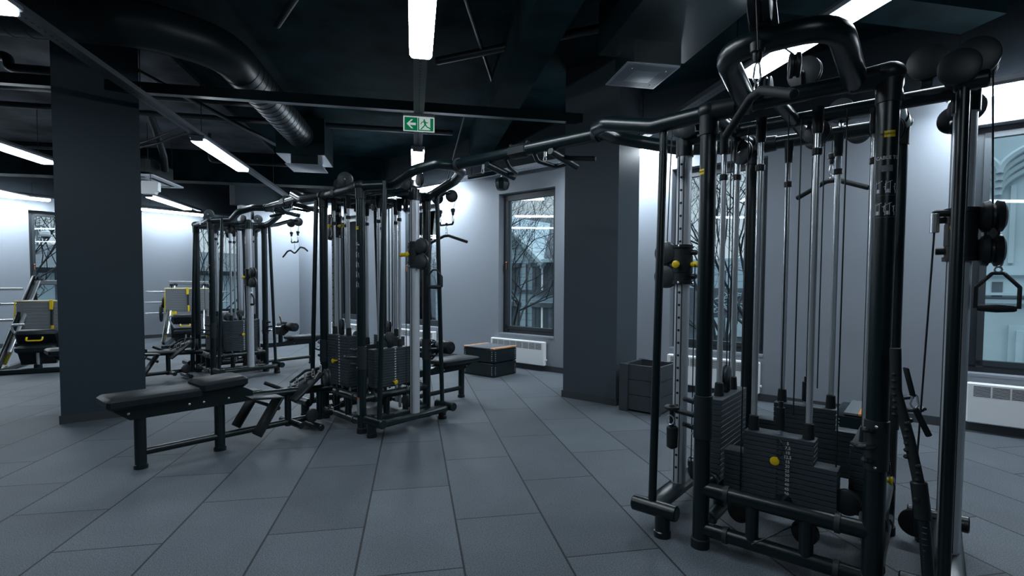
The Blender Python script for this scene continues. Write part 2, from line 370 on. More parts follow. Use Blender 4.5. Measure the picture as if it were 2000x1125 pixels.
for x, ls, _ in rows:
    for i, (a, b_) in enumerate(ls): lamp((x, a), (x, b_), 3.0, nm[(x, i)], 'linear ceiling lights')
tray((.055, 1.0), (.055, 9.25), 3.07, 'perforated tray carrying the lights above the middle aisle', (2.9, 4.4, 7.4))
tray((-2.50, .8), (-2.50, 12.4), 3.07, 'perforated tray running diagonally past the left pillar top', (4.6, 6, 9.2, 11))
tray((-5.07, 3), (-5.07, 13.6), 3.07, 'perforated tray beyond the left pillar', (5.2, 7, 9))
tray((2.65, 1.0), (2.65, 5.9), 3.07, 'perforated tray above the right cable tower', (2.9,))
lamp((-7.64, 10.3), (-7.64, 12.1), 3.0, 'short thin ceiling light above the long far wall light', 'linear ceiling lights')
# lamps along the window wall (W frame)
wl = [((-12.15, -10.45), 'white wall light in the far corner, at the bent bar of the far tower'), ((-8.4, -6.4), 'white wall light hidden behind the middle tower top bar'),
      ((-3.85, -2.45), 'bright wall light starting behind the right pillar'), ((.05, 1.75), 'white wall light above the rightmost window')]
for (a, b_), l in wl: lamp((a, 6.06), (b_, 6.06), 3.0, l, 'wall lights above the windows', frame='W', name='wall_light')
tray((TF + .6, 6.06), (TMAX, 6.06), 3.07, 'perforated tray along the window wall', (2, 5, 8, 11, 14), w_=.16, frame='W', m=WTRAY)
for (a, b_), l in [((-3.0, 2.06), 'long white light along the far wall, left of the pillar'), ((3.62, 4.98), 'long white light along the far wall, right of the pillar')]:
    lamp((TF + .40, a), (TF + .40, b_), 3.0, l, 'far wall lights', frame='W', name='wall_light')
tray((TF + .40, -3.2), (TF + .40, 5.9), 3.07, 'tray carrying the far wall lights', (1, 3, 5, 7), w_=.14, frame='W')

# exit sign
r = thing('exit_sign', (.055, 5.30, 2.9), 'green emergency exit sign with arrow and running man', 'sign', frame='T')
x0, x1, yy = -.095, .205, 5.30
MB().cbox((.055, yy + .03, 3.045), (.31, .06, .035), .006).build('housing', LHOUS, r)
MB().cbox((.055, yy, 2.952), (.31, .012, .150), .003).build('panel', SIGNW, r)
MB().box((-.091 + .004, yy - .009, 2.884), (.040, yy - .0065, 3.014)).build('arrow_field', GREEN, r, sm=False)
a = MB(); YF = yy - .0105
def SP(px, pz, ox, oz, s=1.0): return (ox + px * s, YF, oz + pz * s)
def flat(b, poly, ox, oz, dy=.0012): 
    n = len(poly); b.add([(ox + p[0], YF, oz + p[1]) for p in poly] + [(ox + p[0], YF + dy, oz + p[1]) for p in poly], [tuple(range(n)), tuple(range(2 * n - 1, n - 1, -1))] + [(i, (i + 1) % n, n + (i + 1) % n, n + i) for i in range(n)])
flat(a, [(-.045, 0), (.002, .045), (.020, .045), (-.014, .012), (.046, .012), (.046, -.012), (-.014, -.012), (.020, -.045), (.002, -.045)], -.022, 2.949)
a.build('arrow', SIGNW, r, sm=False)
b = MB(); flat(b, [(0, 0), (.012, 0), (.012, .125), (0, .125)], .045, 2.887); flat(b, [(0, 0), (.03, 0), (.03, .125), (0, .125)], .168, 2.887)
flat(b, [(0, 0), (.14, 0), (.14, .01), (0, .01)], .05, 2.885)
rm = lambda pts, w_: b.tube([(.11 + p[0], YF, 2.95 + p[1]) for p in pts], w_, 6)
b.ball((.108, YF, 2.992), .0095, 8, (1, .15, 1))
for pts, w_ in (([(0, .03), (.008, -.004)], .010), ([(-.004, .03), (-.028, .018), (-.036, .0)], .0045), ([(.004, .028), (.026, .014), (.036, .022)], .0045),
                ([(.006, -.004), (-.012, -.026), (-.034, -.05)], .006), ([(.01, -.006), (.03, -.028), (.05, -.034), (.056, -.044)], .006)): rm(pts, w_)
b.build('running_man', GREEN, r)
# ducts
def duct_profile(b, path, r_, fil=.6):
    P = fillet([Vector(p) for p in path], fil); b.tube(P, r_, 28)
    # spiral seam ridges
    for i in range(len(P) - 1):
        d = P[i + 1] - P[i]; L = d.length; k = 0
        if L < .3: continue
        d.normalize(); k = .1
        while k < L: q = P[i] + d * k; b.tube([q - d * .005, q + d * .005], [r_ + .004] * 2, 28); k += .14
b = MB(); duct_profile(b, [(-9, 4.75, 3.50), (-2.25, 4.85, 3.50), (-1.72, 5.2, 3.50), (-1.62, 7.95, 3.50)], .19)
tag(b.build('round_duct', DUCT, org=(-1.62, 7, 3.5)), 'black spiral round duct bending and running away over the aisle', 'duct')
r = thing('duct_box', (-1.6, 8.3, 3.25), 'black box at duct end with pale square vent plate', 'duct box', frame='T')
MB().box((-1.95, 7.95, 3.22), (-1.28, 8.75, 3.75)).build('plenum', BLK, r, sm=False)
MB().box((-1.78, 8.1, 3.09), (-1.40, 8.5, 3.22)).build('neck', BLK, r, sm=False)
MB().cbox((-1.54, 8.05, 3.04), (.50, .54, .014), .004).build('vent_plate', DIFFM, r)
r = thing('duct_box', (2.0, 4.2, 3.3), 'large black duct box with perforated square vent plate near the right tower', 'duct box', frame='T')
MB().box((1.60, 3.15, 3.36), (2.42, 4.35, 3.80)).build('plenum', BLK, r, sm=False)
MB().box((1.78, 4.0, 3.18), (2.2, 4.4, 3.36)).build('neck', BLK, r, sm=False)
v = MB().cbox((1.905, 4.13, 3.12), (.46, .475, .012), .003).build('vent_plate', DIFFM, r)
b = MB()
for i in range(34):
    for j in range(34):
        if 7 < i < 26 and 7 < j < 26: continue
        x = 1.905 - .205 + i * .0124; y = 4.13 - .212 + j * .0128; b.box((x, y, 3.1128), (x + .0055, y + .0055, 3.1138))
b.build('perforations', DRK, v, sm=False)
b = MB()
for ex in (-.15, .15):
    for ey in (-.15, .15): b.cyl((1.905 + ex, 4.13 + ey, 3.109), (1.905 + ex, 4.13 + ey, 3.114), .007, 8)
b.build('screws', CHR, v)
b = MB(); duct_profile(b, [(2.0, 3.6, 3.62), (2.05, 1.2, 3.62)], .2); tag(b.build('round_duct', DUCT, org=(2.0, 2, 3.6)), 'black round duct entering the large duct box at the top edge', 'duct')
# pipes and conduits
def pipe(path, r_, label, fil=.08, m=BLK2, frame=None, grp='ceiling pipes'):
    b = MB().tube(path, r_, 10, fil=fil); tag(b.build('ceiling_pipe', m, org=path[0], frame=frame), label, 'pipe', grp); return b
pipe([(-3.3, 9.3, 3.80), (-3.3, 9.3, 3.35), (-1.5, 9.35, 3.35)], .028, 'bent black pipe hanging behind the slanting ceiling light')
pipe([(-7.5, 8.0, 3.70), (-1.0, 8.1, 3.70), (.6, 8.1, 3.7)], .04, 'black pipe crossing the ceiling past the duct end')
pipe([(-9, 7.25, 3.72), (-2.0, 7.4, 3.72)], .045, 'thick black pipe crossing above the left light row')
pipe([(-9.5, 6.3, 3.72), (-4.2, 6.4, 3.72), (-4.2, 6.4, 3.60), (-3.6, 6.42, 3.60)], .05, 'black pipe with a dropped section left of the pillar')
pipe([(-9.5, 9.6, 3.45), (-4.6, 9.2, 3.45), (-3.9, 8.6, 3.45), (-3.3, 8.3, 3.6)], .016, 'thin twin conduit kinking upward above the air unit')
pipe([(-9.5, 9.7, 3.45), (-4.55, 9.3, 3.45), (-3.8, 8.7, 3.45), (-3.2, 8.4, 3.6)], .016, 'second thin conduit beside the kinking one above the air unit')
pipe([(-.1, 3.0, 3.75), (-1.25, 5.2, 3.75)], .03, 'slanting pipe between the duct and the middle light row')
pipe([(.25, 5.6, 3.72), (2.4, 4.1, 3.72)], .04, 'slanting pipe right of the exit sign towards the duct box')
pipe([(.7, 6.9, 3.7), (.48, 8.5, 2.8)], .012, 'thin slanted rod above the pull-up beam', fil=0)
pipe([(-2.9, 6.2, 3.6), (-2.2, 9.0, 3.6), (-1.6, 12.6, 3.45)], .03, 'pipe running beside the left light row', fil=.3)
pipe([(.26, 1.9, 3.07), (.26, 1.9, CEIL)], .004, 'thin suspension rod left of the near middle light', fil=0)
pipe([(.35, 4.1, 3.74), (.9, 6.0, 3.74), (1.3, 7.6, 3.74)], .02, 'thin conduit with clips right of the exit sign')
pipe([(-3.72, 8.25, 3.8), (-3.74, 8.5, 3.6), (-3.9, 9.1, 3.35), (-3.95, 9.25, 3.15)], .05, 'flexible black hose dropping into the air unit', fil=.25, m=RUB)
# air-conditioning cassette
r = thing('air_unit', (-4.45, 9.2, 2.98), 'ceiling air conditioning cassette with white slotted grille, right of the left pillar', 'air conditioner', frame='T')
MB().cbox((-4.44, 9.30, 3.15), (.86, .86, .30), .05).build('casing', BLK, r)
MB().cbox((-4.42, 9.27, 2.98), (1.05, 1.05, .03), .012).build('grille_panel', WHT, r)
b = MB()
for e in (-1, 1):
    b.cbox((-4.42, 9.27 + e * .42, 2.962), (.72, .055, .004)); b.cbox((-4.42 + e * .42, 9.27, 2.962), (.055, .72, .004))
for k in range(7): b.cbox((-4.42, 9.27 - .24 + k * .08, 2.962), (.56, .018, .004))
b.build('slots', DRK, r, sm=False)
for ex in (-.45, .45):
    for ey in (-.45, .45): b = MB(); b.cyl((-4.44 + ex * .9, 9.3 + ey * .9, 3.1), (-4.44 + ex * .9, 9.3 + ey * .9, CEIL), .005, 6); b.build('hanger_rod', BLK2, r)
r = thing('projector_box', (-3.86, 8.6, 2.66), 'white rounded box with a corner notch hanging below the air unit', 'sensor box', frame='T')
b = MB(); b.prism([(-.115, -.09), (.07, -.09), (.075, -.07), (.09, -.05), (.115, -.045), (.12, .08), (.1, .1), (-.1, .1), (-.12, .06)], Matrix.Translation((-3.86, 8.62, 2.75)) @ Matrix.Rotation(PI / 2, 4, 'X'), .09)
b.build('casing', WHT, r, sm=False); MB().cyl((-3.86, 8.575, 2.84), (-3.86, 8.575, 2.97), .006, 6).build('rod', BLK2, r)
# dome speaker on window wall tray
r = thing('loudspeaker', (-5.15, 5.95, 2.75), 'black rounded loudspeaker hanging above the middle window', 'speaker')
b = MB().lathe((-5.13, 5.93, 2.775), (0, 0, 1), [(0, .055), (.012, .085), (.05, .105), (.11, .118), (.17, .10), (.19, .07)], 9); b.build('body', BLK, r, ang=20)
MB().cbox((-5.13, 5.93, 2.985), (.05, .05, .05), .006).build('bracket', CHR, r); MB().cyl((-5.13, 5.93, 3.0), (-5.13, 5.93, 3.07), .01, 8).build('stem', BLK2, r)

# ================================================================ RADIATORS
def radiator(t0, label, w_=1.10, z0=.09, z1=.46, y=NW):
    r = thing('radiator', (t0 + w_ / 2, y - .05, z0), label, 'radiator', 'white panel radiators')
    MB().cbox((t0 + w_ / 2, y - .06, (z0 + z1) / 2), (w_, .075, z1 - z0), .01).build('panel', WHT, r)
    b = MB(); nS = 8; sw = (w_ - .08) / nS; ys = y - .0985
    for i in range(nS):
        for k in range(8): b.box((t0 + .04 + i * sw + .006, ys, z1 - .028 - k * .0125 - .006), (t0 + .04 + (i + 1) * sw - .006, ys + .002, z1 - .028 - k * .0125))
    b.build('grille', DRK, r, sm=False)
    MB().cyl((t0 + w_, y - .05, z0 + .09), (t0 + w_ + .02, y - .05, z0 + .09), .014, 10).build('knob', WHT, r)
    b = MB(); b.cbox((t0 + .2, y - .012, (z0 + z1) / 2), (.03, .024, .2)); b.cbox((t0 + w_ - .2, y - .012, (z0 + z1) / 2), (.03, .024, .2)); b.build('bracket', WHT, r)
radiator(-10.6, 'white radiator glimpsed behind the middle tower left posts')
radiator(-8.2, 'white radiator mostly hidden behind the middle tower')
radiator(-5.69, 'white radiator under the window behind the wooden plyo boxes')
radiator(-2.63, 'white radiator behind the dark planter and right tower')
radiator(.255, 'white radiator under the rightmost window')

# ================================================================ PLANTER, PLYO BOXES
r = thing('planter_box', (-2.3, 5.2, 0), 'empty dark grey wooden planter box beside the right pillar', 'planter')
PLM = mat('dark_grey_stained_wood', (.042, .052, .060), .5, var=(8, .12))
px0, px1, py0, py1, ph = -2.575, -2.125, 4.93, 5.42, .50
for (cx, cy) in ((px0, py0), (px1, py0), (px0, py1), (px1, py1)):
    e = .0; MB().cbox((cx + (.045 if cx == px0 else -.045), cy + (.012 if cy == py0 else -.012), ph / 2 + .004), (.10, .045, ph + .008), .004).build('corner_post', PLM, r)
for k in range(3):
    z0 = .02 + k * .162; z1 = z0 + .158
    for nm_, lo, hi in (('front_board', (px0 + .03, py0 + .012, z0), (px1 - .03, py0 + .036, z1)), ('back_board', (px0 + .03, py1 - .036, z0), (px1 - .03, py1 - .012, z1)),
                        ('side_board', (px0 + .01, py0 + .03, z0), (px0 + .034, py1 - .03, z1)), ('side_board', (px1 - .034, py0 + .03, z0), (px1 - .01, py1 - .03, z1))):
        b = MB(); c = [(lo[i] + hi[i]) / 2 for i in range(3)]; b.cbox(c, [hi[i] - lo[i] for i in range(3)], .003); b.build(nm_, PLM, r)
MB().box((px0 + .03, py0 + .03, .05), (px1 - .03, py1 - .03, .07)).build('bottom', PLM, r, sm=False)

def plyo(t0, t1, n0, n1, z0, z1, label, top=False, grp=None, ends=(0, 1), wm=None):
    r = thing('plyo_box', ((t0 + t1) / 2, (n0 + n1) / 2, z0), label, 'plyo box', grp)
    c = ((t0 + t1) / 2, (n0 + n1) / 2, (z0 + z1) / 2 - (.012 if top else 0)); s = (t1 - t0, n1 - n0, z1 - z0 - (.024 if top else .003))
    MB().cbox(c, s, .012).build('body', BLK, r)
    b = MB(); zz_ = z1 - .035
    for k in range(5):
        z = z0 + .04 + k * (z1 - z0 - .1) / 4
        for t in (t0 + .04, t1 - .035): b.ball((t, n0 - .001, z), .0075, 6)
        for n_ in (n0 + .035, n1 - .04): b.ball((t1 + .001, n_, z), .0075, 6)
    b.build('screws', CHR, r)
    MB().cbox((t1 + .0005, (n0 + n1) / 2, z1 - .085), (.002, .14, .028)).build('grip_slot', DRK, r)
    if top:
        for tt in [(t0 + .035, t1 - .035)[e] for e in ends]: MB().cbox((tt, c[1], z1 - .012), (.07, n1 - n0, .022), .004).build('wooden_edge', wm or WOOD, r)
        MB().cbox(c[:2] + (z1 - .013,), (t1 - t0 - .142, n1 - n0, .018), .002).build('rubber_mat', mat('grey_rubber_mat', (.10, .12, .135), .6, bump=(300, .4)), r)
    return r
ORW = mat('orange_plywood', (.62, .24, .07), .5, var=(30, .25))
G1 = 'plyo boxes by the window'
plyo(-5.44, -4.83, 5.42, 5.94, .0, .205, 'lower black plyo box of the pair by the middle radiator', False, G1)
plyo(-5.44, -4.83, 5.42, 5.94, .207, .425, 'upper black plyo box with wooden edges and grey mat by the middle radiator', True, G1)
G2 = 'plyo boxes behind the right tower'
plyo(-.57, -.34, 4.50, 5.02, .0, .20, 'lower black plyo box glimpsed behind the right tower weight stacks', False, G2)
plyo(-.57, -.34, 4.50, 5.02, .202, .405, 'upper plyo box with orange wooden edge glimpsed behind the right tower', True, G2, (1,), ORW)

# ================================================================ GYM HARDWARE
def pulley(b, c, ax, r_=.055, w_=.03):
    """disc pulley with groove; returns"""
    b.lathe(c, ax, [(-w_ / 2 - .004, r_ * .35), (-w_ / 2, r_ * .9), (-w_ / 2 + .003, r_), (-w_ * .16, r_), (-w_ * .05, r_ * .86), (w_ * .05, r_ * .86), (w_ * .16, r_), (w_ / 2 - .003, r_), (w_ / 2, r_ * .9), (w_ / 2 + .004, r_ * .35)], 28)
def bolt(b, c, ax, r_=.007): b.lathe(c, ax, [(0, r_), (.005, r_), (.007, r_ * .6)], 8)
def carabiner(b, c, h=.08, w_=.030, ax='t'):
    x, y, z = c; P = []
    for i in range(14):
        a = 2 * PI * i / 14; k = w_ / 2 * (1.0 if math.sin(a) < 0 else .72)
        dx = k * math.cos(a); dz = h / 2 * math.sin(a)
        P.append((x + dx, y, z + dz) if ax == 't' else (x, y + dx, z + dz))
    b.tube(P, .0042, 6, closed=True)
def stopper(par, c):
    x, y, z = c
    return MB().lathe((x, y, z), (0, 0, 1), [(-.045, .011), (-.03, .016), (-.012, .016), (-.008, .024), (.022, .026), (.03, .018), (.032, .005)], 16)
def chain(b, p, q, n):
    p = Vector(p); q = Vector(q)
    for i in range(n):
        c = p.lerp(q, (i + .5) / n); L = (q - p).length / n
        carabiner(b, c, L * 1.35, .016, 't' if i % 2 else 'n')

def stack(par, c, axis, w_, z0, z1, nplates, topw=None, topz=None, side=1, pin=None, nums=False, dep=.10, label=None, dashes=True, pul=True):
    """weight stack: centre c=(t,n); 'axis' = direction of plate width ('t' or 'n'); side = +-1 outward direction of its face"""
    S = MB(); t, n_ = c
    def P(a, d, z): return (t + a, n_ + d, z) if axis == 't' else (t + d, n_ + a, z)
    top = topz if topz else z1
    b = MB(); b.cyl(P(0, 0, z0 - .03), P(0, 0, top + .06), .012, 10); lift = b.build('weight_stack', CHR, par)
    h = (z1 - z0) / nplates; 
    sz = lambda ww, hh: (ww, dep, hh) if axis == 't' else (dep, ww, hh)
    for k in range(nplates):
        MB().cbox(P(0, 0, z0 + (k + .5) * h), sz(w_, h - .0016), .0022).build('weight_plate', PLT, lift)
    if topw:
        m = max(1, round((topz - z1) / h)); hh = (topz - z1) / m
        for k in range(m): MB().cbox(P(0, 0, z1 + (k + .5) * hh), sz(topw, hh - .0016), .0022).build('weight_plate', PLT, lift)
    # rods, bumpers, sleeves
    for e in (-1, 1):
        b = MB(); b.cyl(P(e * .122, 0, .12), P(e * .122, 0, 2.17), .0148, 12); b.build('guide_rod', CHR, par)
        b = MB(); b.lathe(P(e * .122, 0, top), (0, 0, 1), [(0, .026), (.07, .022), (.075, .016)], 14); b.build('rubber_bumper', RUB, par)
        b = MB(); b.lathe(P(e * .122, 0, 2.05), (0, 0, 1), [(0, .020), (.02, .024), (.11, .024), (.12, .028)], 14); b.build('rod_sleeve', BLK2, par)
        b = MB(); b.lathe(P(e * .122, 0, 1.93 + .02 * e), (0, 0, 1), [(0, .016), (.004, .022), (.030, .022), (.034, .016)], 12); b.build('stop_collar', BLK2, par)
    if pul:
        b = MB(); pulley(b, P(0, 0, top + .10), (1, 0, 0) if axis == 'n' else (.35, 1, 0), .052, .03); b.build('stack_pulley', GRY, par)
        b = MB(); b.beam(P(0, .0, top), P(0, 0, top + .10), .045, .045, .01); b.build('pulley_yoke', BLK2, par)
    else:
        b = MB(); b.cyl(P(0, 0, top + .02), P(0, 0, top + .13), .020, 12); b.cyl(P(0, 0, top + .13), P(0, 0, top + .16), .011, 10); b.build('cable_anchor', BLK2, par)
    b = MB(); b.cyl(P(.0, .0, top + .12), P(0, 0, 2.16), .0035, 6); b.cyl(P(.055, 0, top + .1), P(.055, 0, 2.16), .0035, 6); b.build('cable', BLK2, par)
    # marks on outward face
    fz = side * (dep / 2 + .0006)
    if dashes and not nums:
        b = MB(); k = 0; z = z0 + h * .5
        while z < top:
            b.cbox(P(.03, fz, z), (.017, .0012, .012) if axis == 't' else (.0012, .017, .012)); z += h
        b.build('weight_numbers', MARK, par, sm=False)
    if nums:
        lst = ['5', '7.5', '10', '12.5', '15', '20', '25', '30', '35', '40', '45', '50', '55', '60']; allb = MB(); z = top - .03; st = (top - z0 - .04) / (len(lst) - .4)
        for i, s_ in enumerate(lst):
            q = text_mesh(s_, .020, lambda x, y, z=z: P(.045 + x, fz * 1.01, z + y), .0006); allb.add(q.v, q.f)
            z -= st
        allb.build('weight_numbers', MARK, par, sm=False)
        b = MB()
        for i in range(len(lst)): b.cyl(P(-.0, fz * .9, top - .03 - i * st), P(0, fz * 1.03, top - .03 - i * st), .005, 8)
        b.build('pin_holes', DRK, par)
    if pin:
        z = pin; b = MB(); d0 = side * dep / 2
        ax = (0, side, 0) if axis == 't' else (side, 0, 0)
        b.lathe(P(0, d0, z), ax, [(0, .006), (.02, .006), (.022, .012), (.04, .012), (.046, .020), (.054, .021), (.056, .017)], 16); pn = b.build('selector_pin', YEL, par)
        b = MB(); q = []
        for i in range(120):
            a = i / 119; ang = i * 1.15; zt = top + .0 - (top - z) * a; bulge = math.sin(a * PI) * .03
            q.append(P(bulge + .004 * math.cos(ang), d0 + side * (.02 + .03 * a + .004 * math.sin(ang)), zt))
        b.tube(q, .0014, 5); b.build('coiled_cord', BLK2, pn)

HKM = mat('charcoal_hook_plate', (.018, .026, .031), .42, 0, .4)
def hook_plate(par, t, n_, z0, z1, r_=.043, face=(0, -1)):
    b = MB(); b.lathe((t, n_, z0), (0, 0, 1), [(0, r_ + .001), (.002, r_ + .005), (z1 - z0 - .002, r_ + .005), (z1 - z0, r_ + .001)], 24)
    f = Vector((face[0], face[1], 0)); s = Vector((-f.y, f.x, 0)); c = Vector((t, n_, 0)); zm = (z0 + z1) / 2; H = z1 - z0
    b.build('hook_plate', HKM, par)
    b = MB()
    for k, (dz, L) in enumerate(((.30, .05), (0., .10), (-.30, .05))):
        z = zm + dz * H; p = c + f * (r_ * .8) + Vector((0, 0, z)); q = c + f * (r_ + L) + Vector((0, 0, z + .012))
        b.beam(p, q, .045 if k == 1 else .032, .02, .006); 
        if k == 1:
            for e in (-1, 1): b.tube([q + s * .0, q + s * e * .03 + Vector((0, 0, .01))], .008, 8)
        else: b.ball(q, .014, 8)
    b.build('hook', HKM, par)
    b = MB()
    for z in (z0 + .02, z1 - .02): bolt(b, c + f * (r_ + .004) + s * .02 + Vector((0, 0, z)), f.to_tuple(), .006)
    b.build('bolt', CHR, par)

def curved(txt, t, n_, r_, a0, z, size, bold=.0004):
    """text around a vertical post; a0 = facing angle in W frame"""
    def fn(x, y): a = a0 + x / r_; return (t + r_ * math.cos(a), n_ + r_ * math.sin(a), z + y)
    return text_mesh(txt, size, fn, bold)
def arc_patch(b, t, n_, r_, a0, a1, z0, z1, seg=8):
    vs = []; 
    for i in range(seg + 1):
        a = a0 + (a1 - a0) * i / seg
        for rr in (r_, r_ + .0008):
            for z in (z0, z1): vs.append((t + rr * math.cos(a), n_ + rr * math.sin(a), z))
    fs = []
    for i in range(seg):
        o, q = i * 4, i * 4 + 4; fs += [(o + 2, q + 2, q + 3, o + 3), (o, o + 1, q + 1, q), (o + 1, o + 3, q + 3, q + 1), (o, q, q + 2, o + 2)]
    fs += [(0, 2, 3, 1), (seg * 4, seg * 4 + 1, seg * 4 + 3, seg * 4 + 2)]
    b.add(vs, fs)
def pict(b, t, n_, r_, a, z, s=1.0, kind=0):
    """small machine + figure pictogram wrapped on the post"""
    def P(x, y): aa = a + x / r_; return (t + r_ * math.cos(aa), n_ + r_ * math.sin(aa), z + y)
    w_ = .0012 * s
    def ln(*pts): b.tube([P(x * s, y * s) for x, y in pts], w_, 4)
    ln((-.018, -.025), (-.018, .02), (-.004, .02), (-.004, -.025)); ln((-.018, .012), (.003, .022)); 
    b.add([P(-.015 * s, -.024 * s), P(-.007 * s, -.024 * s), P(-.007 * s, -.01 * s), P(-.015 * s, -.01 * s)], [(0, 1, 2, 3)])
    fx = .012 if kind else .014
    b.ball(P(fx * s, .008 * s), .0028 * s, 6); ln((fx, .004), (fx - .002, -.010)); ln((fx - .002, -.010), (fx + .003, -.018), (fx + .001, -.026)); ln((fx, .001), (fx - .007, -.002 + .01 * kind))

def adj_unit(par, tc, nc, sx, b_, zc, zl=.235, fine=True, handle=True, blk=(0, 1), cx=.635, tdx=-.02, rdt=0., top='u'):
    """adjustable pulley column on side sx of tower"""
    x = tc + sx * cx; ya, yb = nc - b_ - .02, nc + b_ + .02
    # foot arm along n
    b = MB(); b.beam((x, nc - b_ + .01, .125), (x, nc + b_ - .01, .125), .115, .055, .018); b.build('foot_arm', BLK, par)
    for y, e in ((ya, 1), (yb, -1)):
        b = MB(); b.cyl((x - sx * .16, y, .14), (x + sx * .09, y, .14), .042, 20, .006); b.build('foot_cylinder', BLK, par)
        b = MB(); b.cyl((x - sx * .08, y, 0.0), (x - sx * .08, y, .13), .040, 18); b.lathe((x - sx * .08, y, 0), (0, 0, 1), [(0, .045), (.03, .045), (.034, .040)], 18); b.build('foot', BLK, par)
        xt = x + sx * tdx + (rdt if e < 0 else 0)
        b = MB(); b.tube([(xt, y, .15), (xt, y + e * .07, 2.215)], .0215, 14); b.build('side_tube', BLK, par)
        if top == 'arm':
            b = MB(); b.cyl((xt - .03, y + e * .07, 2.13), (xt + .075, y + e * .07, 2.13), .034, 18, .006); b.build('top_cylinder', BLK, par)
            b = MB(); pulley(b, (xt + .032, y + e * .07, 2.215), (.0, 1, 0), .074, .03); pulley(b, (xt - .015, y + e * .02, 2.175), (.0, 1, 0), .066, .03); b.build('top_pulley', BLK2, par)
    # column
    b = MB(); R = .045; pr = []
    for k in range(16):
        a = 2 * PI * k / 16; pr.append((R * math.cos(a) * (1 if abs(math.cos(a)) < .8 else .93), R * math.sin(a)))
    b.prism(pr, Matrix.Translation((x, nc, .15)), 2.03); b.build('guide_column', ALU, par, ang=25)
    b = MB(); fy = nc - .0455
    b.box((x - .016, fy - .0006, .16), (x - .012, fy + .004, 2.16)); b.box((x + .012, fy - .0006, .16), (x + .016, fy + .004, 2.16)); b.build('column_groove', DRK, par, sm=False)
    if sx < 0 or not fine:
        b = MB(); z = .25
        while z < 2.1:
            b.lathe((x, fy - .0004, z), (0, 1, 0), [(0, .0075), (.002, .0075)], 10); z += .075
        b.build('column_holes', DRK, par)
    b = MB(); b.cyl((x, nc, 2.10), (x, nc, 2.20), .05, 18); b.cyl((x - sx * .30, nc, 2.2), (x + .0, nc, 2.2), .036, 14)
    if top == 'arm': b.beam((x, ya + .06, 2.19), (x, yb - .06, 2.19), .07, .05, .015)
    b.build('column_mount', BLK, par)
    # carriage
    z0, z1 = zc - zl / 2, zc + zl / 2
    b = MB(); b.lathe((x, nc, z0), (0, 0, 1), [(0, .050), (.002, .062), (.020, .062), (.022, .055), (zl / 2 - .05, .055), (zl / 2 - .048, .058), (zl / 2 + .048, .058), (zl / 2 + .05, .055), (zl - .022, .055), (zl - .020, .062), (zl - .002, .062), (zl, .050)], 24)
    for dz in (-.07, .07): b.cyl((x - sx * .04, nc, zc + dz), (x - sx * .085, nc, zc + dz), .016, 12, .003)
    cg = b.build('carriage', BLK2, par)
    b = MB()
    for dz in (-zl / 2 + .01, zl / 2 - .01):
        for a in (-PI / 2, 0): bolt(b, (x + .061 * math.cos(a), nc + .061 * math.sin(a), zc + dz), (math.cos(a), math.sin(a), 0), .007)
    b.build('bolt', CHR, cg)
    if handle:
        b = MB(); b.lathe((x - .01, nc - .055, zc), (0, -1, 0), [(0, .008), (.012, .008), (.014, .017), (.02, .022), (.030, .022), (.036, .014)], 16); b.build('release_knob', YEL, cg)
        b = MB(); b.lathe((x - sx * .055, nc - .01, zc), (-sx, -.12, 0), [(0, .012), (.01, .016), (.03, .019), (.08, .017), (.115, .019), (.125, .012)], 16); b.build('yellow_handle', YEL, cg)
    # swivelling pulley block
    d = Vector((blk[0], blk[1], 0)).normalized(); u = Vector((sx, 0, 0)); c = Vector((x, nc, zc)) + u * .10
    for dz in (.071, -.071):
        b = MB(); b.lathe(c + Vector((0, 0, dz)), d.to_tuple(), [(-.044, .02), (-.042, .045), (-.032, .064), (-.012, .070), (-.004, .055), (.004, .055), (.012, .070), (.032, .064), (.042, .045), (.044, .02)], 30); b.build('block_pulley', GRY if abs(d.y) > .5 else BLK2, cg)
    b = MB()
    for dz in (.05, -.09): b.cyl(Vector((x, nc, zc + dz)) + u * .05, c + Vector((0, 0, dz)), .007, 8)
    b.cbox(c.to_tuple(), (.05, .05, .07), .008); b.build('block_bracket', BLK2, cg)
    b = MB(); b.cyl(c + Vector((0, 0, .08)) + d.cross(Vector((0, 0, 1))) * 0, (c.x - sx * .02, c.y, 2.3), .0035, 6); b.build('cable', BLK2, par)
    if handle: b = MB(); b.cyl((x - sx * .085, nc - .03, .2), (x - sx * .085, nc - .03, zc), .0035, 6); b.build('cable', BLK2, par)
    # top pulleys
    b = MB(); pulley(b, (x + sx * .04, nc + .03, 2.29), (.2, 1, 0), .060, .03); pulley(b, (x - sx * .03, nc - .06, 2.24), (-.2, 1, 0), .050, .03); b.build('top_pulley', GRY, par)
    b = MB(); pulley(b, (x - sx * .12, nc, .24), (.1, 1, 0), .062, .03); b.build('base_pulley', GRY, par)
    return c

def u_bar(par, tc, nc, sx, cf, cr_):
    """cf, cr_: front and rear post positions"""
    if sx < 0: mid = [(-.67, -.36, 2.2), (-1.01, -.28, 2.3), (-1.17, -.13, 2.335), (-1.16, .10, 2.333), (-1.02, .21, 2.30), (-.76, .27, 2.225)]
    else: mid = [(.705, -.265, 2.2), (1.03, -.31, 2.27), (1.16, -.18, 2.325), (1.20, -.03, 2.335), (1.09, .18, 2.335), (.895, .29, 2.30), (.585, .31, 2.215)]
    pts = [(cf[0], cf[1], 2.2)] + [(tc + p[0], nc + p[1], p[2]) for p in mid] + [(cr_[0], cr_[1], 2.2)]
    P = fillet([Vector(p) for p in pts], .12); b = MB().tube(P, .042, 18); b.build('u_bar', BLK, par)

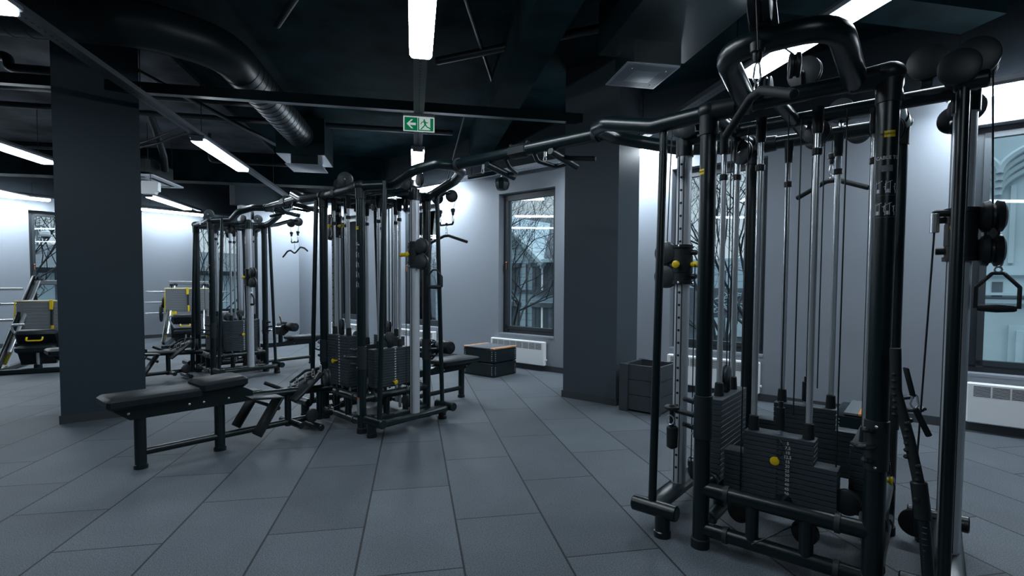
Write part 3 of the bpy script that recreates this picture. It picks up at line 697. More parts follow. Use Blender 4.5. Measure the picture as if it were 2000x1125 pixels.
def tower(tc, nc, a, b_, label, st, zc_l, zc_r, fine=True, pax=(-.65, .75, 0), arch=False, right_u=True, left_u=True, blkR=(0, 1), cs=None, kl={}, kr={}):
    r = thing('cable_tower', (tc, nc, 0), label, 'cable machine', 'cable towers'); TZ = 2.2; PR = .040
    cs = cs or {'L': (tc - a, nc - b_), 'F': (tc + a, nc - b_), 'R': (tc + a, nc + b_), 'K': (tc - a, nc + b_)}
    posts = {}
    for k, (t, n_) in cs.items():
        b = MB(); b.cyl((t, n_, 0), (t, n_, TZ), PR, 24); posts[k] = b.build('post', BLK, r)
        b = MB(); b.lathe((t, n_, 0), (0, 0, 1), [(0, .046), (.045, .046), (.05, PR)], 24); b.build('post_foot', RUB, posts[k])
        sx = 1 if t > tc else -1; sy = 1 if n_ > nc else -1
        b = MB(); b.lathe((t, n_, TZ - .115), (0, 0, 1), [(0, PR), (.002, .0445), (.07, .0455), (.115, .050)], 24)
        b.ball((t, n_, TZ + .004), .058, 20, (1, 1, .80)); b.tube([(t, n_, TZ), (t - sx * .13, n_, TZ)], [.052, .045], 20); b.tube([(t, n_, TZ), (t, n_ - sy * .13, TZ)], [.052, .045], 20)
        b.build('corner_joint', BLK2, r)
    # frame bars
    def bar(p, q, rr=.036, n='top_bar', col=True):
        b = MB(); b.cyl(p, q, rr, 20); o = b.build(n, BLK, r)
        if col:
            d = (Vector(q) - Vector(p)).normalized()
            for c, e in ((Vector(p), 1), (Vector(q), -1)):
                b = MB(); x = c + d * e * .115; b.lathe(x, d * e, [(0, rr), (.001, rr + .006), (.022, rr + .006), (.023, rr)], 20); b.build('collar', GRY, o)
        return o
    for k1, k2 in (('L', 'F'), ('F', 'R'), ('R', 'K'), ('K', 'L')):
        p, q = cs[k1], cs[k2]
        bar((*p, TZ), (*q, TZ), .037, 'top_bar', False); bar((*p, .305), (*q, .305), .037, 'lower_bar'); bar((*p, .10), (*q, .10), .035, 'bottom_bar')
        d = Vector((q[0] - p[0], q[1] - p[1], 0)).normalized(); m = Vector(((p[0] + q[0]) / 2, (p[1] + q[1]) / 2, 0))
        for e in (-1, 1): b = MB(); x = m + d * e * .115; b.cyl((x.x, x.y, .10), (x.x, x.y, .30), .030, 16); b.build('stub', BLK, r)
    bar((tc - a, nc, TZ), (tc + a, nc, TZ), .035, 'cross_bar', False)
    bar((tc, nc - b_, .305), (tc, nc + b_, .305), .035, 'floor_spine', False)
    bar((tc - .06, nc - b_, TZ), (tc - .06, nc + b_, TZ), .03, 'cross_bar', False)
    # rear lat arm
    lat = nc + .98
    b = MB()
    for e in (-1, 1): b.tube([(tc + e * .16, nc + b_ - .02, TZ), (tc + e * .10, nc + b_ + .25, TZ + .05), (tc + e * .07, lat - .08, TZ + .15)], .024, 12, fil=.1)
    b.build('lat_arm', BLK, r)
    for e in (-1, 1):
        b = MB(); pulley(b, (tc + e * .12, lat, 2.33), pax, .068, .034); b.build('lat_pulley', BLK2, r)
    b = MB(); b.beam((tc - .14, lat - .05, 2.36), (tc + .14, lat - .05, 2.36), .05, .02, .004); b.build('lat_bracket', BLK2, r)
    # top pulleys of stacks
    for (t, n_, z, ax, rr) in ((tc + .04, nc - b_ + .08, 2.315, pax, .072), (tc - .12, nc - b_ + .12, 2.29, (1, .1, 0), .06), (tc + a - .02, nc + .12, 2.10, (.6, 1, 0), .066), (tc - a + .02, nc + .1, 2.1, (.6, 1, 0), .066),
                               (tc + .1, nc + b_ - .04, 2.31, pax, .066), (tc + .05, nc, 2.12, (.2, 1, 0), .06)):
        b = MB(); pulley(b, (t, n_, z), ax, rr, .032); o = b.build('pulley', GRY, r)
        d = Vector(ax).normalized(); b = MB()
        for e in (-1, 1): bolt(b, Vector((t, n_, z)) + d * e * .02, d * e, .008)
        b.build('axle_bolt', CHR, o)
        b = MB(); 
        for e in (-1, 1): c = Vector((t, n_, z)) + d * e * .024; b.beam(c, c + Vector((0, 0, -.09 if z > 2.2 else .09)), .006, .03, .002, upv=d)
        b.build('pulley_bracket', BLK2, r)
    # low pulleys near floor
    for (t, n_, z, ax) in ((tc + .25, nc - b_ + .13, .36, (.2, 1, 0)), (tc - .2, nc - b_ + .1, .2, (.2, 1, 0)), (tc + .15, nc + .1, .22, (.5, 1, 0)), (tc + .1, nc - b_ + .06, .2, (.2, 1, 0))):
        b = MB(); pulley(b, (t, n_, z), ax, .058, .03); b.build('floor_pulley', BLK2, r)
    b = MB(); b.cyl((tc + .17, nc - b_ + .12, .3), (tc - .1, nc - b_ - .06, .12), .0035, 6); b.cyl((tc + .2, nc - b_ + .17, .36), (tc + .2, nc - b_ + .17, 2.15), .0035, 6); b.cyl((tc + .27, nc + .05, .4), (tc + .27, nc + .05, 2.12), .0035, 6); b.cyl((tc - .2, nc - .3, .3), (tc - .2, nc - .3, 2.12), .0035, 6); b.build('cable', BLK2, r)
    for q in st: stack(r, **q)
    hook_plate(r, *cs['F'], .575, .785, PR, (-.35, -.94)); hook_plate(r, *cs['L'], .565, .785, PR, (-1, -.1))
    hook_plate(r, *cs['R'], .575, .785, PR, (1, .3))
    if left_u: u_bar(r, tc, nc, -1, cs['L'], cs['K'])
    if right_u: u_bar(r, tc, nc, 1, cs['F'], cs['R'])
    cl = adj_unit(r, tc, nc, -1, b_, zc_l, fine=fine, **kl); crr = adj_unit(r, tc, nc, 1, b_, zc_r, fine=fine, blk=blkR, **kr)
    return r, cs, cl, crr
def brand_band(par, t, n_, a0, z, w_=.95):
    b = MB(); arc_patch(b, t, n_, .0402, a0 - w_ / 2, a0 + w_ / 2, z - .013, z + .013); o = b.build('yellow_label', YEL, par)
    q = curved('TECHNOGYM', t, n_, .0415, a0, z, .0105, .0003); q.build('label_text', DRK, o, sm=False)
def chart(par, t, n_, a0, z0, rows_, big=False, lines=('CABLE', 'STATIONS')):
    R_ = .0412; b = MB(); m = MARK
    for i, s_ in enumerate(lines): q = curved(s_, t, n_, R_, a0, z0 - i * .017, .019 if big else .0165, .0005); b.add(q.v, q.f)
    b2 = MB(); arc_patch(b2, t, n_, .0403, a0 + .05 - (.55 if not big else .55), a0 + .45, z0 - .055, z0 - .03); 
    z = z0 - .115 if big else z0 - .1
    for k in range(rows_):
        for e in (-1, 1): pict(b, t, n_, R_, a0 + e * .42 - .05, z, 1.05, k % 2)
        b2.tube([(t + R_ * math.cos(a0 + q * .1), n_ + R_ * math.sin(a0 + q * .1), z - .036) for q in range(-9, 10)], .0006, 4)
        z -= .088
    b.build('instruction_chart', m, par, sm=False); b2.build('chart_lines', MARKG, par, sm=False)

# ---- right tower C
TC = (-.53, 3.0)
stC = [dict(c=(-.565, 2.755), axis='t', w_=.50, z0=.275, z1=.50, nplates=9, topw=.31, topz=.615, side=-1, pin=.505, nums=True, pul=False),
       dict(c=(-.55, 3.30), axis='t', w_=.50, z0=.30, z1=.555, nplates=9, topw=.31, topz=.665, side=1, dashes=False, pul=False),
       dict(c=(-.90, 3.0), axis='n', w_=.46, z0=.30, z1=.735, nplates=15, side=-1, dashes=True),
       dict(c=(-.235, 3.05), axis='n', w_=.46, z0=.30, z1=.60, nplates=10, side=1, pin=.40, dashes=True)]
rC, csC, _, blkC = tower(-.53, 3.0, .36, .40, 'nearest black cable tower at the right with stepped weight stack and overhead arch', stC, 1.465, 1.57, blkR=(1, .1), right_u=False, pax=(.2, 1, 0), kr=dict(top='arm', handle=False, cx=.61))
b = MB(); b.lathe((.04, 2.965, 1.665), (-1, -.25, 0), [(0, .014), (.05, .016), (.060, .012)], 12); b.build('cable_bracket', BLK2, rC)
b = MB(); b.cyl((-.01, 2.95, 1.665), (-.01, 2.95, 1.58), .017, 14, .002); b.build('cable_socket', CHR, rC)
b = MB(); b.cyl((-.01, 2.95, 1.6), (-.05, 2.95, .2), .004, 6); b.build('cable', BLK2, rC)
b = MB(); b.ball((.06, 2.945, 1.60), .02, 12); b.build('release_knob', YEL, rC)
face = -PI / 2 - .15
b = MB(); pulley(b, (-.055, 2.84, 2.30), (.15, 1, 0), .072, .03); b.beam((-.055, 2.86, 2.20), (-.055, 2.86, 2.31), .04, .008, .002, upv=(0, 1, 0)); b.build('pulley', BLK2, rC)
# arch above front station
b = MB(); P = fillet([Vector(p) for p in [(-.715, 2.62, 2.2), (-.665, 2.075, 2.25), (-.285, 2.095, 2.25), (-.285, 2.62, 2.2)]], .14); b.tube(P, .045, 20); b.build('overhead_arch', BLK, rC)
b = MB(); pulley(b, (-.515, 2.02, 2.36), (1, .1, 0), .07, .075); b.build('arch_pulley', BLK2, rC)
b = MB(); b.beam((-.515, 2.08, 2.27), (-.515, 2.02, 2.36), .10, .012, .003); bolt(b, (-.47, 2.02, 2.36), (1, 0, 0), .010); b.build('arch_bracket', BLK2, rC)
b = MB(); pulley(b, (-.50, 2.52, 2.30), (1, .3, 0), .052, .045); b.build('front_pulley', BLK2, rC)
b = MB(); b.cyl((-.515, 1.955, 2.36), (-.505, 1.96, 2.17), .004, 6); b.cyl((-.5, 2.14, 2.27), (-.5, 2.5, 2.34), .004, 6); b.build('front_cable', BLK2, rC)
brand_band(rC, *csC['F'], face + .45, 1.955); brand_band(rC, *csC['L'], face - .45, 1.905)
chart(rC, *csC['F'], face + .35, 1.86, 2, True, ('CABLE TO',))
# ---- middle tower B
stB = [dict(c=(-4.42, 2.745), axis='t', w_=.36, z0=.36, z1=.845, nplates=18, side=-1, pin=.60),
       dict(c=(-4.42, 3.30), axis='t', w_=.40, z0=.36, z1=.80, nplates=16, side=1, dashes=False),
       dict(c=(-4.62, 3.05), axis='n', w_=.40, z0=.36, z1=.70, nplates=13, side=-1),
       dict(c=(-4.05, 3.03), axis='n', w_=.42, z0=.36, z1=.725, nplates=15, side=1, pin=.40)]
rB, csB, _, blkB = tower(-4.335, 3.03, .405, .395, 'middle black cable tower with yellow handles in the centre of the gym', stB, 1.95, 1.61, cs={'L': (-4.66, 2.70), 'F': (-3.93, 2.635), 'R': (-3.95, 3.41), 'K': (-4.70, 3.43)}, kl=dict(tdx=-.21), kr=dict(cx=.66, tdx=.03, rdt=-.11))
brand_band(rB, *csB['F'], face - .1, 1.83, 1.5); chart(rB, *csB['F'], face - .1, 1.70, 4)
b = MB(); arc_patch(b, *csB['F'], .0402, face - .75, face + .6, .17, .315); b.build('safety_label', SIL, rB)
b = MB(); arc_patch(b, *csB['F'], .0403, face - .75, face + .6, .315, .328); b.build('safety_label_edge', ORG, rB)
# ---- far tower A
stA = [dict(c=(-8.06, 2.93), axis='t', w_=.36, z0=.36, z1=.86, nplates=18, side=-1, pin=.58),
       dict(c=(-8.06, 3.45), axis='t', w_=.36, z0=.36, z1=.80, nplates=16, side=1, dashes=False),
       dict(c=(-8.30, 3.2), axis='n', w_=.40, z0=.36, z1=.72, nplates=13, side=-1),
       dict(c=(-7.78, 3.18), axis='n', w_=.44, z0=.36, z1=.80, nplates=17, side=1, pin=.60)]
rA, csA, _, blkA = tower(-8.05, 3.18, .40, .39, 'farthest black cable tower, beside the left pillar', stA, 1.58, 1.42, cs={'L': (-8.50, 2.865), 'F': (-7.72, 2.79), 'R': (-7.80, 3.55), 'K': (-8.46, 3.70)}, left_u=False, kl=dict(tdx=-.22), kr=dict(cx=.60, rdt=-.10))
brand_band(rA, *csA['F'], face - .2, 1.83, 1.5); chart(rA, *csA['F'], face - .2, 1.60, 4)

# ---- overhead pull-up beams joining the towers
def pull_beam(p, q, label):
    p = Vector(p); q = Vector(q); d = (q - p).normalized(); s = Vector((-d.y, d.x, 0)); m = (p + q) / 2
    r = thing('pull_up_beam', m.to_tuple(), label, 'pull-up bar', 'overhead pull-up beams')
    MB().cyl(p, q, .044, 20).build('beam', BLK, r)
    for c, e in ((p, 1), (q, -1)):
        b = MB(); b.lathe(c + d * e * .02, d * e, [(0, .044), (.001, .053), (.03, .053), (.031, .044)], 20); b.build('end_collar', GRY, r)
    b = MB(); b.beam(m - d * .10, m + d * .10, .098, .098, .028)
    for e in (-1, 1): b.beam(m + d * e * .07 + Vector((0, 0, .045)), m + d * e * .09 + Vector((0, 0, .06)), .03, .02, .004)
    b.build('clamp', BLK2, r)
    for i, e in enumerate((-1, 1)):
        c = m + d * e * .31 + Vector((0, 0, -.055)); Z = lambda z: Vector((0, 0, z))
        b = MB(); b.tube([c - s * .03, c + s * .30 + Z(-.05)], .027, 14, bev=.004); b.build('cross_grip', BLK, r)
        b = MB(); b.tube([c + s * .12 + Z(-.01), c + s * .13 + d * e * .06 + Z(-.03), c + s * (.15 if e > 0 else .02) + d * e * .26 + Z(-.06)], .0175, 12, fil=.04, bev=.003); b.build('grip_handle', RUB, r)
        b = MB(); b.tube([c + s * .22 + Z(-.035), c + s * .20 - d * e * .12 + Z(-.05), c + s * .04 - d * e * .17 + Z(-.03), c - d * e * .17 + Z(.02)], .0165, 12, fil=.05); b.build('grip_loop', BLK, r)
        b = MB(); h = c - d * .07 + Z(.02); b.cyl(h, h + Z(-.045), .010, 8); carabiner(b, (h.x, h.y, h.z - .055), .04, .03); b.build('eye_bolt', CHR, r)
pull_beam((-3.12, 3.01, 2.335), (-1.72, 2.98, 2.335), 'long overhead pull-up beam between middle and right towers')
pull_beam((-6.86, 3.15, 2.335), (-5.52, 3.0, 2.335), 'overhead pull-up beam between far and middle towers')

# ---- lat bars
def lat_set(tc, n_, z, label, two=True, wavy=False, wid=.33, rot=0.):
    r = thing('lat_pulldown_bar', (tc, n_, z), label, 'lat bar', 'hanging lat bars')
    cs_, sn = math.cos(rot), math.sin(rot)
    def Q(x, dz, y=0): return (tc + x * cs_ - y * sn, n_ + x * sn + y * cs_, z + dz)
    if wavy: b = MB().tube([Q(-wid, -.10), Q(-wid * .6, -.01), Q(-wid * .35, .0), Q(-.02, -.05), Q(.03, -.04), Q(wid * .45, .04), Q(wid * .75, .02), Q(wid, -.03)], .013, 10, fil=.06)
    else: b = MB().tube([Q(-wid, -.085), Q(-.035, 0), Q(.035, 0), Q(wid, -.085)], .016, 12, fil=.05, bev=.004)
    b.build('bar', RUB, r)
    b = MB(); b.tube([Q(.014 * math.cos(a * PI / 5), .026 + .014 * math.sin(a * PI / 5)) for a in range(10)], .004, 6, closed=True); b.build('eye', CHR, r)
    b = MB(); carabiner(b, Q(0, .075), .075, .028)
    if two:
        for e in (-1, 1): carabiner(b, Q(e * .105, .19), .075, .028)
    b.build('carabiner', CHR, r)
    if two:
        b = MB(); b.tube([Q(-.11, .155), Q(-.10, .125), Q(.10, .125), Q(.11, .155)], .011, 8, fil=.015); b.lathe(Q(0, .115), (0, 0, 1), [(0, .012), (.01, .02), (.03, .012)], 10); b.build('spreader_bar', BLK2, r)
        for e in (-1, 1):
            x, y, z_ = Q(e * .105, .27); stopper(None, (x, y, z_)).build('stopper', BLK2, r)
            MB().cyl((x, y, z_ + .02), (tc + e * .17, n_, 2.33), .003, 6).build('hanging_cable', BLK2, r)
    else:
        x, y, z_ = Q(0, .155); stopper(None, (x, y, z_)).build('stopper', BLK2, r)
        MB().cyl((x, y, z_ + .02), (x, y, z_ + .20), .003, 6).build('hanging_cable', BLK2, r)
lat_set(-4.30, 4.01, 1.89, 'black angled lat bar hanging from two cables behind the middle tower')
lat_set(-8.02, 4.14, 1.88, 'wavy black lat bar hanging from two cables at the far tower', wavy=True, wid=.40)
lat_set(-.56, 4.03, 2.05, 'black angled lat bar hanging behind the right tower rods', two=False, wid=.235, rot=-.37)
lat_set(-.515, 1.99, 2.03, 'black lat bar hanging under the overhead arch of the right tower', two=False, wid=.23, rot=-.82)

# ---- D handles
def d_handle(c, label, rot=0., s=1.0):
    t, n_, z = c; r = thing('d_handle', (t, n_, z), label, 'cable handle', 'stirrup handles')
    cs_, sn = math.cos(rot), math.sin(rot)
    def Q(x, dz, y=0): return (t + (x * cs_ - y * sn) * s, n_ + (x * sn + y * cs_) * s, z + dz * s)
    b = MB(); pts = [Q(-.068, 0), Q(-.068, .09), Q(-.018, .15), Q(.018, .15), Q(.068, .09), Q(.068, 0)]
    for i in range(5): b.beam(pts[i], pts[i + 1], .028 * s, .007 * s, .002, upv=(-sn, cs_, 0) if False else (cs_ * .01, sn * .01, 1) if abs(pts[i][2] - pts[i + 1][2]) < .01 else (-(pts[i + 1][2] - pts[i][2]) * cs_, -(pts[i + 1][2] - pts[i][2]) * sn, .0001))
    b.tube(pts, .0075 * s, 8, fil=.01); b.build('stirrup', BLK2, r)
    b = MB(); b.lathe(Q(-.062, .0), Vector(Q(1, 0)) - Vector(Q(0, 0)), [(0, .010 * s), (.01 * s, .014 * s), (.062 * s, .018 * s), (.114 * s, .014 * s), (.124 * s, .010 * s)], 16); b.build('grip', RUB, r)
    b = MB(); b.tube([Q(.012 * math.cos(a * PI / 4), .165 + .012 * math.sin(a * PI / 4)) for a in range(8)], .004 * s, 6, closed=True); carabiner(b, Q(0, .215), .08 * s, .03 * s); carabiner(b, Q(0.004, .265), .05 * s, .02 * s, 'n'); b.build('carabiner', CHR, r)
d_handle((.205, 3.0, 1.25), 'large black stirrup handle hanging in front of the rightmost window')
d_handle((-3.40, 3.03, 1.315), 'black stirrup handle hanging at the right of the middle tower', .5)
d_handle((-7.42, 3.18, 1.04), 'black stirrup handle hanging on the far tower column', .2)

# ---- things hanging from hook plates of the right tower
r = thing('hanging_strap', (-1.03, 2.52, .55), 'short black grip with metal ring hanging from the left hook plate of right tower', 'cable handle')
b = MB().lathe((-1.02, 2.53, .56), (0, 0, 1), [(-.06, .012), (-.05, .027), (.05, .029), (.06, .016)], 18); b.build('grip', RUB, r)
b = MB(); b.tube([(-1.02 + .02 * math.cos(a * PI / 5), 2.50, .655 + .024 * math.sin(a * PI / 5)) for a in range(10)], .0035, 6, closed=True); b.build('ring', CHR, r)
b = MB(); b.cyl((-1.02, 2.52, .62), (-1.02, 2.52, .70), .012, 8); b.tube([(-1.02 + .03 * math.cos(a * PI / 6), 2.52 + .03 * math.sin(a * PI / 6), .715) for a in range(12)], .010, 8, closed=True); b.build('loop', BLK2, r)
r = thing('curved_training_bar', (-.05, 2.52, .3), 'long curved black bar with ridged rubber sleeve leaning at the right tower', 'training bar')
PB = fillet([Vector(p) for p in [(-.112, 2.48, 1.10), (-.105, 2.48, .93), (-.06, 2.47, .76), (-.022, 2.46, .58), (.0, 2.45, .40), (.035, 2.44, .0)]], .15)
b = MB(); b.tube([p for p in PB if p.z > .56], .019, 14); 
b.build('rubber_sleeve', RUB, r)
b = MB()
for k in range(16):
    z = 1.0 - k * .026; i = min(range(len(PB)), key=lambda q: abs(PB[q].z - z)); p = PB[i]; b.ball((p.x - .006, p.y - .012, z), .011, 8, (1, 1, .8))
b.build('ridges', RUB, r)
b = MB(); b.tube([(-.026, 2.462, .60), (-.008, 2.455, .46)], .027, 16, bev=.004); bolt(b, (-.03, 2.435, .535), (-.3, -1, 0), .011); b.build('collar', BLK2, r)
b = MB(); b.tube([p for p in PB if p.z < .58], .020, 14); b.build('lower_tube', BLK, r)
b = MB()
for k in range(12): z = .44 - k * .022; i = min(range(len(PB)), key=lambda q: abs(PB[q].z - z)); f_ = (.40 - z) / .40; b.cbox((.0 + .035 * max(f_, 0) - .003, 2.45 - .0195, z), (.014, .002, .0015))
b.build('length_marks', MARKG, r)
r = thing('ab_strap', (-.06, 2.70, .8), 'slim black strap and stick on carabiner hanging right of the right tower post', 'cable handle')
b = MB(); b.beam((-.085, 2.70, 1.0), (-.058, 2.72, .88), .03, .008, .003); b.build('strap', RUB, r)
b = MB(); carabiner(b, (-.052, 2.72, .86), .06, .03); b.build('carabiner', CHR, r)
b = MB(); b.tube([(-.05, 2.72, .83), (.0, 2.72, .72)], .012, 10, bev=.003); b.build('stick', RUB, r)

# ================================================================ BENCHES
def pad(b, t0, t1, n0, n1, z0, z1, bev=.03): b.rbox(Matrix.Translation(((t0 + t1) / 2, (n0 + n1) / 2, (z0 + z1) / 2)), (t1 - t0, n1 - n0, z1 - z0), bev)
def row_bench(tc, n0, ny, label, full=True):
    """low-row bench reaching out towards -n from the tower front at ny"""
    r = thing('row_bench', (tc, n0 + .6, 0), label, 'bench', 'rowing benches')
    if full:
        b = MB(); pad(b, tc - .155, tc + .155, n0 - .02, n0 + .57, .470, .548, .034); b.build('seat_pad', PAD, r)
        M4 = Matrix.Translation((tc, n0 + .725, .548)) @ Matrix.Rotation(.04, 4, 'X'); b = MB().rbox(M4, (.32, .34, .085), .034); b.build('front_pad', PAD, r)
        b = MB(); M4 = Matrix((Vector((0, 1, 0)), Vector((0, 0, 1)), Vector((1, 0, 0)))).transposed().to_4x4()
        M4.translation = Vector((tc - .05, 0, 0)); b.prism([(n0 + .0, .475), (n0 + .13, .37), (n0 + .97, .37), (n0 + .97, .45), (n0 + .88, .50), (n0 + .56, .475)], M4, .10); b.build('seat_beam', BLK, r, sm=False)
        b = MB()
        for y in (n0 + .12, n0 + .50, n0 + .60, n0 + .78): bolt(b, (tc + .052, y, .42), (1, 0, 0), .009)
        b.build('bolt', CHR, r)
        for y in (n0 + .20, n0 + .73):
            b = MB(); b.cyl((tc, y, 0), (tc, y, .39), .038, 18); b.lathe((tc, y, 0), (0, 0, 1), [(0, .045), (.03, .045), (.034, .038)], 18); b.build('leg', BLK, r)
    b = MB(); b.cyl((tc, n0 + .20, .115), (tc, ny, .115), .027, 14); b.build('floor_rail', BLK, r)
    b = MB(); b.cyl((tc, n0 + .85, .40), (tc, ny, .36), .036, 16); b.build('upper_rail', BLK, r)
    for y in (ny - .42, ny - .12):
        b = MB(); b.cyl((tc, y, .08), (tc, y, .38), .028, 14); b.build('strut', BLK, r)
    b = MB(); b.cyl((tc - .16, ny - .40, .11), (tc + .2, ny - .40, .11), .028, 14, .004); b.cyl((tc - .18, ny - .2, .045), (tc + .18, ny - .2, .045), .03, 14, .004); b.build('floor_tube', BLK, r)
    # foot plates: one each side, leaning
    for e in (-1, 1):
        x = tc + e * .20
        b = MB(); b.beam((x, ny - .78, .11), (x, ny - .59, .405), .155, .018, .005, upv=(0, -1, .55)); b.beam((x, ny - .585, .398), (x, ny - .84, .425), .150, .016, .005); b.build('foot_plate', BLK2, r)
        b = MB(); b.cyl((tc, ny - .60, .30), (x, ny - .60, .30), .018, 10); b.build('plate_bracket', BLK, r)
    # inclined cover carrying the cable attachments + front pulley
    b = MB(); b.beam((tc + .03, ny - .42, .31), (tc + .03, ny - .15, .53), .22, .03, .008, upv=(0, -1, 1)); b.build('sloping_cover', BLK2, r)
    b = MB(); pulley(b, (tc + .10, ny - .10, .475), (-.3, -.9, 0), .080, .045); b.build('drum_pulley', GRY, r)
    b = MB(); b.cyl((tc - .08, ny - .36, .36), (tc - .14, ny - .56, .465), .017, 10, .003); b.build('row_handle', RUB, r)
    b = MB(); pulley(b, (tc + .05, ny - .22, .14), (1, .2, 0), .062, .03); b.build('low_pulley', GRY, r)
    return r
row_bench(-4.38, .89, 2.60, 'long black rowing bench attached to the middle tower, in front of the pillar')
row_bench(-8.05, 1.12, 2.76, 'black rowing bench with foot plates at the far tower, mostly behind the pillar')
def clips(tc, ny, label):
    r = thing('cable_attachment', (tc, ny - .35, .5), label, 'cable attachments', 'attachments on the rowing footrests'); random.seed(int(abs(tc) * 10))
    b = MB()
    for k in range(6):
        f_ = k / 5; c = (tc - .07 + .16 * f_ + random.uniform(-.02, .02), ny - .44 + .27 * f_, .38 + .19 * f_); carabiner(b, c, .07, .03, 't' if k % 2 else 'n')
    b.build('carabiner', CHR, r)
    b = MB()
    for k in range(5):
        f_ = k / 4; p = Vector((tc - .10 + .15 * f_, ny - .38 + .18 * f_, .40 + .15 * f_)); q = p + Vector((random.uniform(-.02, .1), random.uniform(.05, .12), random.uniform(.02, .05)))
        b.beam(p, q, .035, .014, .005)
    b.tube([(tc - .05, ny - .38, .45), (tc + .0, ny - .26, .55), (tc + .08, ny - .18, .57)], .012, 8, fil=.05)
    b.build('strap', RUB, r)
clips(-4.365, 2.60, 'black straps and chrome carabiners piled on the middle tower footrest')
clips(-8.05, 2.76, 'black straps and chrome carabiners piled on the far tower footrest')
def lat_bench(tc, y0, label):
    """lat pulldown seat on the +n side; y0 = tower back"""
    r = thing('lat_bench', (tc, y0 + .7, 0), label, 'bench', 'pulldown benches')
    b = MB(); pad(b, tc - .16, tc + .16, y0 + .42, y0 + .98, .425, .485, .028); b.build('seat_pad', PAD, r)
    b = MB(); M4 = Matrix((Vector((0, 1, 0)), Vector((0, 0, 1)), Vector((1, 0, 0)))).transposed().to_4x4(); M4.translation = Vector((tc - .045, 0, 0))
    b.prism([(y0 + .0, .33), (y0 + .84, .34), (y0 + 1.0, .425), (y0 + .42, .425), (y0 + .3, .40), (y0, .40)], M4, .09); b.build('seat_beam', BLK, r, sm=False)
    b = MB(); bolt(b, (tc + .046, y0 + .5, .37), (1, 0, 0), .008); bolt(b, (tc + .046, y0 + .86, .375), (1, 0, 0), .008); b.build('bolt', CHR, r)
    b = MB(); b.cyl((tc, y0 + .82, 0), (tc, y0 + .82, .35), .036, 18); b.lathe((tc, y0 + .82, 0), (0, 0, 1), [(0, .043), (.03, .043), (.034, .036)], 18); b.build('leg', BLK, r)
    b = MB(); b.cyl((tc, y0, .115), (tc, y0 + .82, .115), .027, 14); b.build('floor_rail', BLK, r)
    b = MB(); b.cyl((tc, y0 + .30, .40), (tc, y0 + .30, .60), .033, 14); b.build('roller_post', BLK, r)
    b = MB(); M4 = Matrix((Vector((0, 1, 0)), Vector((0, 0, 1)), Vector((1, 0, 0)))).transposed().to_4x4(); M4.translation = Vector((tc - .03, 0, 0))
    b.prism([(y0 + .2, .54), (y0 + .34, .50), (y0 + .42, .56), (y0 + .44, .66), (y0 + .36, .68), (y0 + .2, .64)], M4, .06); b.build('swivel_plate', BLK2, r, sm=False)
    for e in (-1, 1):
        b = MB(); b.lathe((tc + e * .04, y0 + .42, .645), (e, 0, 0), [(0, .03), (.004, .062), (.02, .072), (.19, .072), (.205, .062), (.209, .03)], 26); ro = b.build('roller_pad', PAD, r)
        b = MB(); b.lathe((tc + e * .249, y0 + .42, .645), (e, 0, 0), [(0, .028), (.004, .028), (.006, .02)], 14); b.build('end_cap', BLK2, ro)
    b = MB(); b.tube([(tc - .06, y0 + .36, .66), (tc - .10, y0 + .34, .80)], .010, 8); b.build('lever', BLK2, r)
    b = MB(); b.ball((tc - .103, y0 + .339, .81), .016, 10); b.build('lever_knob', YEL, r)
    b = MB(); b.cyl((tc, y0, .60), (tc, y0 + .3, .60), .012, 10); b.cyl((tc + .05, y0, .66), (tc + .05, y0 + .28, .65), .010, 10); b.build('slide_bar', CHR, r)
lat_bench(-4.30, 3.43, 'black pulldown bench with thigh rollers right of the middle tower')
lat_bench(-8.05, 3.60, 'black pulldown bench with thigh rollers and yellow tipped lever by the far tower')

